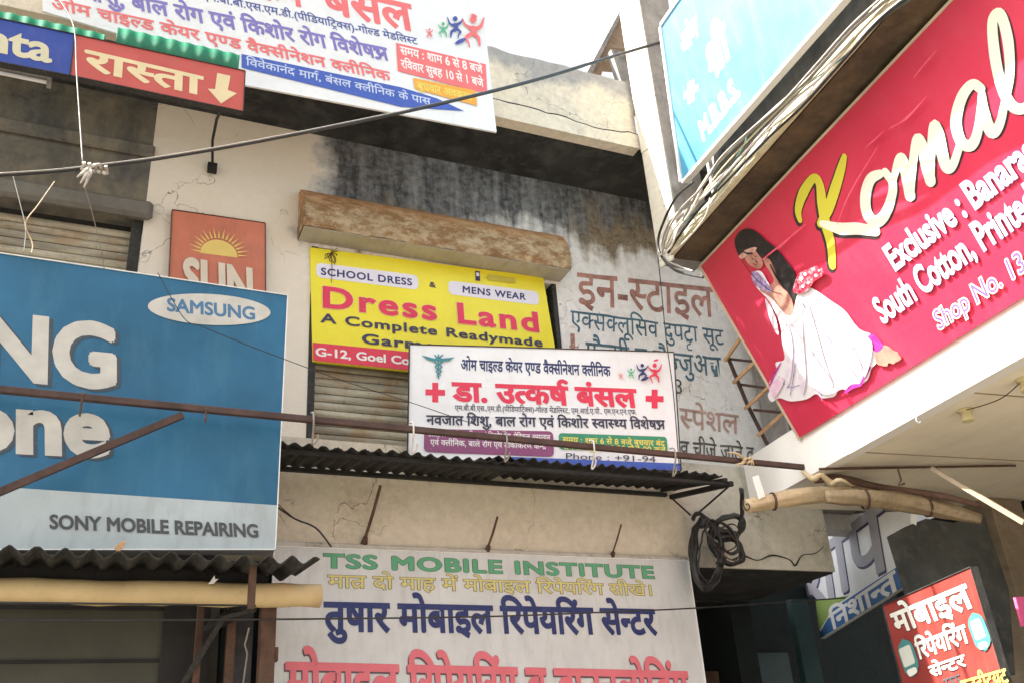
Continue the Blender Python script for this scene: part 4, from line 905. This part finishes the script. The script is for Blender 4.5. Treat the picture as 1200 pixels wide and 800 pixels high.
# left lower awning
a2 = empty('awning', PY(180, 660, 6.2), 'grey corrugated awning under the big blue phone sign, lower left', 'awning')
z2o, z2i = EYE.z + .250*5.92, EYE.z + .232*6.62
outv = Vector((0, 5.92-6.62, z2o-z2i)); xr = PY(374, 652, 5.92).x
m = MB(); corrugated(m, (-2.2, 6.62, z2i), (1, 0, 0), outv, xr+2.2, outv.length, .142, .024, .008, .01); m.wobble(.012, 2.3).wobble(.005, 9); apart(m, 'roof_sheet', M_['grey_sheet'], a2, smooth=True)
m = MB(); m.box((-2.2, 6.40, z2i-.16), (xr-.22, 6.43, z2i-.03)); apart(m, 'batten', M_['black_sheet'], a2)
m = MB(); q = PY(297, 655, 6.05); m.box((q.x-.02, 6.04, q.z-.30), (q.x+.022, 6.08, q.z-.02)); apart(m, 'hanger', M_['rust'], a2)
# beige roll below it
pr1 = PY(375, 697, 6.3); zr = EYE.z + .2125*6.3; m = MB(); n = 30
m.tube([(-2.2+(pr1.x+2.2)*i/n, 6.3+.006*math.sin(i*1.3), zr+.004*math.sin(i*.9)) for i in range(n+1)], [.074+.003*math.sin(i*2.1) for i in range(n+1)], 18)
m.wobble(.008, 7); tag(m.build('rolled_blind', M_['tarp2'], smooth=True), 'long beige rolled blind lying under the lower left awning', 'blind')
# rusty post and the dark clutter beside it
post = PY(315, 705, 6.35); m = MB(); m.box((post.x-.045, 6.33, 0), (post.x+.05, 6.43, post.z)); m.box((post.x-.06, 6.31, post.z-.0), (post.x+.055, 6.45, post.z+.02))
for i in range(7): m.box((post.x+.05, 6.34, 1.4+i*.19), (post.x+.058+random.random()*.02, 6.40, 1.4+i*.19+random.uniform(.03, .09)))
tag(m.build('rusty_post', M_['rust'], bevel=.004), 'rusty brown steel post at the left edge of the tall white institute sign', 'post')
arm = MB(); arm.tube([PY(328, 704, 6.3), PY(300, 705, 6.4), PY(262, 725, 6.6), PY(240, 738, 6.7)], [.02, .04, .045, .03], 6)
tag(arm.build('awning_strut', M_['dark']), 'thick black strut reaching from the rusty post back under the lower left awning', 'strut')
m = MB(); m.tube([PY(285, 800, 6.6), PY(290, 765, 6.5), PY(287, 755, 6.5), PY(292, 735, 6.45)], .006, 5); tag(m.build('cord', M_['cable_grey']), 'pale cord hanging in the dark gap beside the rusty post', 'cord')
for (px0, px1, py0, mt, lab) in ((228, 240, 706, 'cable_grey', 'grey board leaning in the dark doorway, left of two'), (247, 258, 706, 'cable_grey', 'grey board leaning in the dark doorway, right of two')):
    a, b = PY(px0, py0, 7.2), PY(px1, py0, 7.2); m = MB(); m.prism([(a.x, 7.2, a.z), (b.x, 7.2, a.z), (b.x+.05, 7.2, .4), (a.x+.02, 7.2, .4)], (0, .03, 0)); tag(m.build('leaning_board', paint('dim_grey_board', (.10, .10, .085), .8, .3, .5)), lab, 'board', 'boards in the dark doorway')
m = MB(); a = PY(276, 720, 6.9); m.box((a.x-.05, 6.88, .3), (a.x+.12, 6.96, a.z+.05)); tag(m.build('standing_board', M_['cable']), 'near black board standing behind the rusty post', 'board')
# ---- long steel bar with hook bolts, plus its brace
yb = 6.07
a, b = PY(-80, 447.5, yb), PY(982, 546, yb); b.z = PY(870, 540, yb).z - .01; a.z = PY(0, 455.5, yb).z
bar = empty('steel_bar', a, 'long rusty brown steel bar crossing in front of the blue sign and the clinic sign', 'bar')
d = b-a; bar_n = 60; m = MB()
m.obox((a.x, yb-.02, a.z-.022), d, (0, .04, 0), (0, 0, .044)); apart(m, 'bar', M_['steel'], bar, bevel=.004)
br = MB(); p, q = PY(213, 489, yb-.0), PY(-60, 604, yb-.0); br.tube([p+Vector((0, -.045, 0)), q+Vector((0, -.045, 0))], .03, 4); apart(br, 'brace', M_['steel'], bar)
for i, (px, py) in enumerate(((241, 486), (96, 468))):
    c = PY(px, py, yb-.03); m = MB(); m.tube([c+Vector((0, 0, .05)), c+Vector((0, -.012, .03)), c+Vector((0, -.012, -.03)), c+Vector((0, 0, -.05-.06*i))], .007, 5); apart(m, 'bolt', M_['rust'], bar)
for i, (px, py) in enumerate(((366, 497), (483, 508), (592, 515), (694, 524), (789, 533), (966, 546))):
    t = (PY(px, py, yb).x-a.x)/(b.x-a.x); c = a + d*t + Vector((0, -.024, .04)); e = c + Vector((.02, .10, -.19))
    m = MB(); m.tube([c+Vector((-.006, .05, .02)), c, c+Vector((.004, 0, -.07)), c+Vector((.012, .05, -.13)), e, e+Vector((.03, .0, .03)), e+Vector((.035, -.02, .07))], .007, 5, sub=4); apart(m, 'hook', M_['cable_white'] if i % 2 else M_['cable_grey'], bar, smooth=True)
# knotted rags at the bar's right end
c = a + d*((PY(872, 541, yb).x-a.x)/(b.x-a.x)); rg = MB(); random.seed(3)
for k in range(6):
    s0 = c+Vector((random.uniform(-.03, .05), -.03, random.uniform(-.03, .02))); e = s0+Vector((random.uniform(-.25, .12), random.uniform(-.03, .03), random.uniform(-.18, .04)))
    rg.tube([s0, s0.lerp(e, .5)+Vector((0, -.03, random.uniform(-.02, .03))), e], [.014, .012, .004], 5, sub=4)
tag(rg.build('rag_knot', M_['tarp'], smooth=True), 'knot of pale cloth strips tied round the steel bar at the canopy corner', 'rag')
p = [PY(x_, y_, 6.0) for x_, y_ in ((882, 558), (889, 556), (897, 581), (890, 584))]; m = MB(); m.prism(p, (0, .01, 0)); tag(m.build('paper_tag', M_['tag']), 'small white paper tag hanging below the knotted rags', 'tag')
# ---- rolled tarpaulins at the canopy corner
m = MB(); P = [PY(876, 592, 6.05), PY(910, 586, 6.05), PY(950, 580, 6.0), PY(985, 578, 5.95), PY(1015, 577, 5.9), PY(1046, 578, 5.9)]
m.roll(P, [.055, .062, .07, .066, .048, .02]); tr = m.wobble(.006, 6).build('rolled_tarpaulin', M_['tarp'], smooth=True); tag(tr, 'cream rolled tarpaulin with an open end pointing left under the canopy corner', 'tarpaulin', 'rolled tarpaulins')
mm = MB(); e = PY(876, 592, 6.05) + Vector((-.006, -.004, 0)); ax = (P[1]-P[0]).normalized(); a_ = ax.orthogonal().normalized(); b_ = ax.cross(a_)
mm.tube([e + (a_*math.cos(t)+b_*math.sin(t))*(.008+.0065*t) for t in [i*.45 for i in range(16)]], .005, 4); mm.build('rolled_end', M_['rust'], tr)
m = MB(); P = [PY(968, 582, 5.7), PY(1010, 583, 5.6), PY(1060, 588, 5.5), PY(1105, 597, 5.35), PY(1150, 608, 5.2)]
m.roll(P, [.045, .068, .075, .064, .035], 6, .14, -.3); m.wobble(.008, 6); tag(m.build('rolled_tarpaulin', M_['tarp_dark'], smooth=True), 'dull tan rolled tarpaulin running back under the canopy to the right', 'tarpaulin', 'rolled tarpaulins')
m = MB(); P = [PY(955, 562, 6.0), PY(985, 560, 5.9), PY(1030, 570, 5.7), PY(1100, 580, 5.3), PY(1150, 592, 5.1)]
m.tube(P, [.03, .035, .03, .03, .02], 8, sub=4); tag(m.build('rolled_tarpaulin', M_['rust'], smooth=True), 'thin dark brown roll lying above the two pale tarpaulin rolls', 'tarpaulin', 'rolled tarpaulins')
m = MB(); m.tube([PY(940, 552, 5.95), PY(953, 560, 5.85), PY(962, 556, 5.8), PY(975, 566, 5.8), PY(985, 562, 5.7), PY(1000, 570, 5.7)], [.012, .03, .02, .03, .02, .01], 7, sub=4); tag(m.build('rag_knot', M_['tarp'], smooth=True), 'crumpled tan cloth stuffed between the bar and the rolled tarpaulins', 'rag')
m = MB(); m.tube([PY(1092, 548, 5.0), PY(1200, 612, 4.5)], .022, 4); tag(m.build('prop_pole', paint('dull_timber', (.32, .25, .17), .8, .2, .5)), 'thin straight wooden prop slanting down under the canopy at the right', 'pole')
m = MB(); m.tube([PZ(960, 549, zs-.01), PZ(1190, 545, zs-.02)], .011, 5); tag(m.build('edge_rod', M_['rust']), 'thin dark rod along the underside of the cream canopy', 'rod')
m = MB(); p = PY(1052, 548, 5.4); m.tube([p, PY(1056, 562, 5.4), PY(1053, 568, 5.4), PY(1060, 566, 5.4)], .008, 5); tag(m.build('ceiling_hook', M_['rust']), 'small rusty hook hanging from the rod under the canopy', 'hook')
for k, (px, py, yy, rr_) in enumerate(((905, 587, 6.05, .070), (1012, 584, 5.6, .082), (1085, 593, 5.42, .080))):
    c = PY(px, py, yy); m = MB(); ax = Vector((.95, -.3, .05)).normalized(); a_ = ax.orthogonal().normalized(); b_ = ax.cross(a_)
    for q in range(2): m.tube([c + ax*(.012*q) + (a_*math.cos(t)+b_*math.sin(t))*rr_ for t in [i*math.pi/8 for i in range(16)]], .005, 5, closed=True)
    tag(m.build('tie_cord', M_['rust'], smooth=True), ('brown cord tied round the pale tarpaulin roll near its open end', 'brown cord tied round the near end of the dull tan tarpaulin roll', 'brown cord tied round the middle of the dull tan tarpaulin roll')[k], 'cord')
# dark tarpaulin sheet behind the red sign
P = [PY(*q) for q in ((1040, 628, 5.95), (1060, 617, 5.95), (1085, 607, 5.95), (1118, 612, 5.95), (1152, 600, 5.95), (1182, 690, 5.95), (1190, 790, 5.95), (1120, 800, 5.95), (1064, 705, 5.95))]
vs = P; nsub = []
m = MB(); m.prism(vs, (.02, .03, 0)); tag(m.build('dark_sheet', paint('dark_grey_tarp', (.065, .07, .07), .75, .5, .6, (.15, .155, .14), 1.8, .6, 0, 1.0)), 'dark grey tarpaulin sheet hanging behind the red phone repair sign', 'tarpaulin')
m = MB(); q = PY(1196, 712, 4.5); m.prism([PY(1190, 699, 4.45), PY(1215, 697, 4.45), PY(1218, 730, 4.45), PY(1199, 733, 4.45)], (0, .02, 0)); tag(m.build('poster', ink('poster_pink', (.60, .08, .22))), 'small pink poster on the tan pillar at the right edge', 'poster')

# ================================================================ CABLES AND WIRES
def wire(name, pts, r, mt, label, cat='cable', group=None, sub=8, seg=6):
    m = MB(); m.tube(pts, r, seg, sub=sub); return tag(m.build(name, M_[mt], smooth=True), label, cat, group)
mw = [PY(-60, 206, 5.1), PY(0, 205, 5.1), PY(60, 201, 5.15), PY(110, 196, 5.2), PY(200, 184, 5.3), PY(330, 161, 5.4), PY(480, 130, 5.6), PY(620, 96, 5.8), PY(720, 66, 5.95), PY(776, 49, 6.05)]
wire('overhead_cable', mw, [.013, .013, .013, .012, .011, .012, .015, .016, .016, .016], 'cable', 'thick black overhead cable sagging across the whole view to the cement column')
wire('overhead_cable', [PY(0, 203.5, 5.08), PY(60, 199.5, 5.13), PY(105, 194.5, 5.18), PY(200, 182, 5.28), PY(330, 159, 5.38), PY(480, 128.5, 5.58)], .005, 'cable_grey', 'thin grey wire lashed along the top of the thick black overhead cable')
for i, (mt, dx, lab) in enumerate((('cable_blue', 0, 'blue wire leading up right from the column over the sky blue sign'), ('cable_red', 3, 'red wire twisted with the blue one above the sky blue sign'), ('cable', 6, 'black wire twisted with the red and blue ones above the sky blue sign'))):
    P = [PY(773, 50, 6.03)]
    for k in range(1, 12):
        t = k/11; P.append(PY(775+80*t+1.5*math.sin(k*1.7+i*2), 48-52*t+2.0*math.sin(k*1.7+i*2)+i*.8, 6.0-.9*t))
    wire('column_wire', P, .006, mt, lab, 'wire', 'twisted wires at the column')
# rag tied round the cable at the left
random.seed(5); c = PY(104, 197, 5.18); m = MB()
for k in range(5): m.tube([c+Vector((-.03+.03*k, -.02, .02)), c+Vector((-.02+.03*k, .02, .0)), c+Vector((-.035+.03*k, -.015, -.025))], .012, 5, sub=4)
for (qx, qy, wd) in ((94, 215, .016), (98, 220, .014), (103, 212, .012), (90, 208, .014), (120, 193, .01)): e = PY(qx, qy, 5.16); m.tube([c, c.lerp(e, .5)+Vector((.012, -.02, 0)), e], [.012, wd, .004], 5, sub=4)
tag(m.build('rag_knot', paint('shiny_pale_rag', (.50, .46, .40), .35, .4, .6, (.12, .09, .06), 20)), 'crumpled pale rag tied round the overhead cable at the left', 'rag')
# bundle of cables lying along the slab edge, curling round its end
def sc(px, py, q): return PP(px, py, S(0, q, 0), Vector((NV.x, NV.y, 0)))
runs = [('cable_grey', .013, [(1070, -25), (1005, 30), (950, 90), (905, 130), (868, 165), (838, 195), (816, 228), (800, 258), (785, 292)], -.10, 'thick grey conduit on the slab, uppermost of the cable bundle'),
        ('cable_white', .010, [(1080, -25), (1020, 25), (965, 88), (930, 118), (890, 160), (850, 205), (820, 235), (790, 258), (775, 285)], -.06, 'white cable in the middle of the bundle on the slab'),
        ('cable_white', .008, [(1085, -20), (1030, 22), (975, 85), (935, 125), (898, 155), (862, 190), (830, 222), (800, 262), (778, 296)], -.03, 'thin white cable close to the yellow slab edge'),
        ('cable_grey', .010, [(1060, -25), (1000, 28), (955, 78), (915, 122), (880, 152), (845, 185), (822, 220), (798, 245), (783, 270), (776, 297)], -.13, 'grey cable behind the thick conduit on the slab'),
        ('cable', .012, [(1090, -20), (1035, 20), (985, 75), (940, 125), (900, 162), (858, 206), (820, 245), (795, 278), (783, 297)], -.05, 'black cable low in the bundle on the slab'),
        ('cable_green', .006, [(1100, -20), (1040, 18), (990, 66), (925, 115), (880, 152), (872, 170), (850, 205), (828, 236), (800, 262)], -.04, 'green wire weaving through the bundle on the slab'),
        ('cable_white', .007, [(1000, 42), (960, 92), (945, 112), (912, 140), (890, 172), (842, 232), (800, 274), (776, 296)], -.02, 'thin pale wire crossing the cable bundle'),
        ('slab_edge', .007, [(1052, -10), (1010, 35), (962, 84), (920, 122), (884, 157), (846, 198), (818, 234), (792, 266), (779, 292)], -.075, 'yellowish wire between the white cables on the slab')]
for mt, r, P, q, lab in runs: wire('slab_cable', [sc(x_, y_, q) for x_, y_ in P], r, mt, lab, 'cable', 'cables bundled along the slab edge')
# loops that curl round the end of the slab
wire('looped_cable', [sc(x_, y_, -.1) for x_, y_ in ((812, 214), (792, 232), (777, 262), (771, 285), (776, 302), (790, 316), (808, 322), (824, 325))], .012, 'cable', 'black cable curling in a wide loop round the end of the slab', 'cable', 'loops at the slab end')
wire('looped_cable', [sc(x_, y_, -.08) for x_, y_ in ((803, 240), (784, 262), (776, 285), (779, 303), (795, 312), (812, 318))], .009, 'cable_grey', 'grey cable looped inside the black one at the end of the slab', 'cable', 'loops at the slab end')
wire('looped_cable', [sc(x_, y_, -.12) for x_, y_ in ((822, 222), (808, 250), (795, 268), (786, 290), (772, 300))], .008, 'cable_white', 'white cable end sticking out left of the slab end', 'cable', 'loops at the slab end')
wire('looped_cable', [sc(x_, y_, -.07) for x_, y_ in ((832, 232), (828, 250), (816, 268), (800, 285), (783, 300))], .006, 'cable_white', 'pale wire hanging over the yellow slab edge', 'cable', 'loops at the slab end')
# thin vertical wire, stray wires
wire('hanging_wire', [PY(771, 299, 6.2), PY(776, 350, 6.3), PY(781, 400, 6.35), PY(789, 460, 6.35), PY(796, 545, 6.3)], .005, 'cable', 'thin dark wire hanging down from the slab end past the clinic sign', 'wire')
wire('hanging_wire', [PY(66, -5, 5.6), PY(86, 30, 5.5), PY(90, 90, 5.4), PY(97, 192, 5.2)], .004, 'cable_grey', 'thin pale wire hanging down over the blue and red signs at the left', 'wire')
wire('stray_wire', [PY(64, 213, 5.9), PY(45, 240, 5.9), PY(30, 262, 5.9), PY(38, 285, 5.9), PY(37, 297, 5.9)], .004, 'tarp', 'thin curled tan wire in front of the left shutter', 'wire')
wire('stray_wire', [PY(15, 205, 5.9), PY(24, 240, 5.9), PY(30, 268, 5.9), PY(28, 296, 5.9)], .003, 'cable_grey', 'fine grey wire crossing the curled tan one in front of the left shutter', 'wire')
wire('stray_wire', [PY(99, 218, 5.2), PY(108, 250, 5.5), PY(118, 290, 5.8), PY(122, 315, 6.0)], .003, 'cable_grey', 'fine pale wire falling from the rag knot to the blue sign', 'wire')
wire('stray_wire', [PY(320, 590, 6.6), PY(345, 607, 6.8), PY(370, 618, 6.8), PY(388, 640, 6.85)], .007, 'cable', 'short black wire curving out beside the blue sign onto the beige ledge', 'wire')
wire('stray_wire', [PY(322, 586, 6.6), PY(333, 597, 6.7), PY(344, 606, 6.8)], .004, 'rust', 'short thin brown wire just above the black one beside the blue sign', 'wire')
wire('stray_wire', [PY(185, 320, 6.1), PY(215, 372, 6.12), PY(238, 383, 6.12), PY(300, 408, 6.12), PY(400, 445, 6.2), PY(478, 470, 6.3), PY(560, 498, 6.3)], .003, 'cable', 'fine dark thread slanting down across the blue sign to the clinic sign', 'wire')
wire('low_wire', [PY(-40, 726, 6.0), PY(160, 726, 6.1), PY(325, 725, 6.3), PY(560, 722, 6.6), PY(700, 717, 6.7), PY(830, 711, 6.8), PY(990, 700, 6.9)], .006, 'cable', 'thin black wire stretched across the tall white institute sign', 'wire')
wire('low_wire', [PY(-40, 705, 5.9), PY(150, 707, 6.0), PY(300, 709, 6.1)], .006, 'cable', 'thin black wire along the bottom of the beige roll', 'wire')
wire('stray_wire', [PY(1055, 0, 4.2), PY(1052, 30, 4.3), PY(1062, 70, 4.3), PY(1060, 100, 4.35), PY(1066, 128, 4.4)], .0035, 'cable_white', 'thin white string dangling in front of the crimson sign', 'wire')
# reinforcing rods sticking up from the ledge
for (a, b, lab, r) in (((427, 633), (446, 568), 'tallest rusty rod sticking up from the beige ledge', .012), ((571, 643), (583, 605), 'short rusty rod on the beige ledge, middle of the three', .010), ((717, 650), (728, 614), 'short thin rod on the beige ledge, right one of the three', .008)):
    m = MB(); p, q = PY(*a, YF-.02), PY(*b, YF-.22); m.tube([p, p.lerp(q, .5)+Vector((.004, 0, 0)), q], r, 6); m.tube([p+Vector((0, .02, -.03)), p+Vector((0, -.03, .02))], [.03, .018], 6)
    tag(m.build('rusty_rod', M_['rust']), lab, 'rod', 'rods on the beige ledge')
# hanging coils of black cable
coil = MB(); random.seed(11)
def loop(c, a, b, ang, y, r, turns=3, jit=.01):
    for k in range(turns):
        P = []
        for i in range(16):
            t = 2*math.pi*i/16; u = a*(1+.05*k)*math.cos(t); v = b*(1+.04*k)*math.sin(t)
            P.append(PY(c[0]+u*math.cos(ang)-v*math.sin(ang)+random.uniform(-.6, .6), c[1]+u*math.sin(ang)+v*math.cos(ang)+random.uniform(-.6, .6), y+.03*k+.04*math.sin(t*2+k)))
        coil.tube(P, r, 6, closed=True, sub=2)
loop((828, 648), 16, 38, .02, 6.75, .024, 3); loop((853, 617), 17, 13, -.4, 6.7, .020, 3); loop((851, 641), 14, 22, -.75, 6.72, .022, 3)
loop((846, 628), 24, 12, .9, 6.68, .014, 1)
coil.tube([PY(868, 570, 6.4), PY(870, 600, 6.6), PY(865, 620, 6.7)], .018, 6, sub=3); coil.tube([PY(812, 606, 6.9), PY(822, 600, 6.8), PY(838, 612, 6.75)], .018, 6, sub=3)
coil.wobble(.03, 5).wobble(.012, 18); tag(coil.build('cable_coil', M_['cable'], smooth=True), 'tangle of thick black cable coils hanging from the awning bracket', 'cable coil')
cl_ = [o for o in SC.objects if o.name == 'cable_coil'][0]
coil = MB(); loop((831, 648), 13, 33, .1, 6.66, .008, 1); loop((852, 630), 18, 14, -.9, 6.64, .007, 1); coil.wobble(.03, 7); coil.build('grey_strand', M_['grey_sheet'], cl_, smooth=True)
coil = MB(); loop((850, 636), 11, 22, -.6, 6.65, .006, 1); coil.wobble(.03, 8); coil.build('brown_strand', M_['steel'], cl_, smooth=True)
m = MB()
for (px, py) in ((822, 612), (860, 628), (845, 657)): c = PY(px, py, 6.68); m.tube([c+Vector((-.02, 0, -.03)), c+Vector((.02, 0, .03))], .036, 10)
m.build('tape_wrap', M_['cable'], cl_)
# clutter in the lower left opening: shutter seams, posts and a beam
for z_ in (2.95, 2.62, 2.2):
    m = MB(); m.box((-4.0, 6.885, z_), (xg-.002, 6.899, z_+.02)); bpart(m, 'panel_seam', M_['dark'])
for i, (x0_, w_, y_) in enumerate(((232, 7, 6.7), (268, 9, 6.6))):
    a = PY(x0_, 712, y_); m = MB(); m.box((a.x, y_, .0), (a.x+w_*.006, y_+.05, a.z+.15)); tag(m.build('timber_post', M_['rust']), ('dark timber post in the lower left opening, left of two', 'dark timber post in the lower left opening, right of two')[i], 'post', 'posts in the lower left opening')
m = MB(); m.tube([PY(215, 800, 6.75), PY(262, 722, 6.5), PY(300, 712, 6.42)], .022, 4); tag(m.build('leaning_pole', M_['grey_sheet']), 'dark pole leaning across the gap beside the rusty post', 'pole')
# fluorescent tube at the far left under the blue sign
ft = empty('tube_light', PY(30, 92, 6.3), 'unlit fluorescent tube fitting under the blue hanging sign', 'light fitting')
m = MB(); a, b = PY(-40, 78, 6.3), PY(60, 98, 6.3); m.box((a.x, 6.28, b.z+.03), (b.x, 6.33, b.z+.06)); m.box((b.x-.03, 6.27, b.z-.02), (b.x, 6.34, b.z+.061)); apart(m, 'fitting', M_['cable_grey'], ft)
m = MB(); m.tube([(a.x, 6.30, b.z+.0), (b.x-.03, 6.30, b.z+.0)], .014, 8); apart(m, 'tube', M_['tag'], ft)
# cobweb-like dry twigs on the corner of the yellow sign
m = MB(); random.seed(9)
for k in range(12):
    p = PY(388, 297, YW-.03); e = PY(388+random.uniform(-10, 10), 297+random.uniform(-6, 38), YW-.03); m.tube([p, p.lerp(e, .5)+Vector((random.uniform(-.03, .03), -.01, 0)), e], .0035, 4, sub=3)
tag(m.build('dry_grass', M_['rust']), 'tuft of dry dark grass caught at the top left of the yellow dress sign', 'tuft')
m = MB(); c = PY(134, 642, 5.95); m.prism([c, c+Vector((.02, 0, .03)), c+Vector((.06, 0, .045)), c+Vector((.045, 0, .0)), c+Vector((.02, 0, -.025))], (0, .03, .01)); tag(m.build('torn_scrap', M_['wood']), 'small torn orange scrap on the grey corrugated awning', 'scrap')
m = MB(); c = PY(247, 680, 6.2); m.prism([c, c+Vector((.02, 0, .035)), c+Vector((.026, 0, .01)), c+Vector((.045, 0, .015)), c+Vector((.02, 0, -.015)), c+Vector((-.015, 0, -.02))], (0, .008, 0)); tag(m.build('torn_scrap', M_['tag']), 'tiny white scrap stuck above the beige roll', 'scrap')
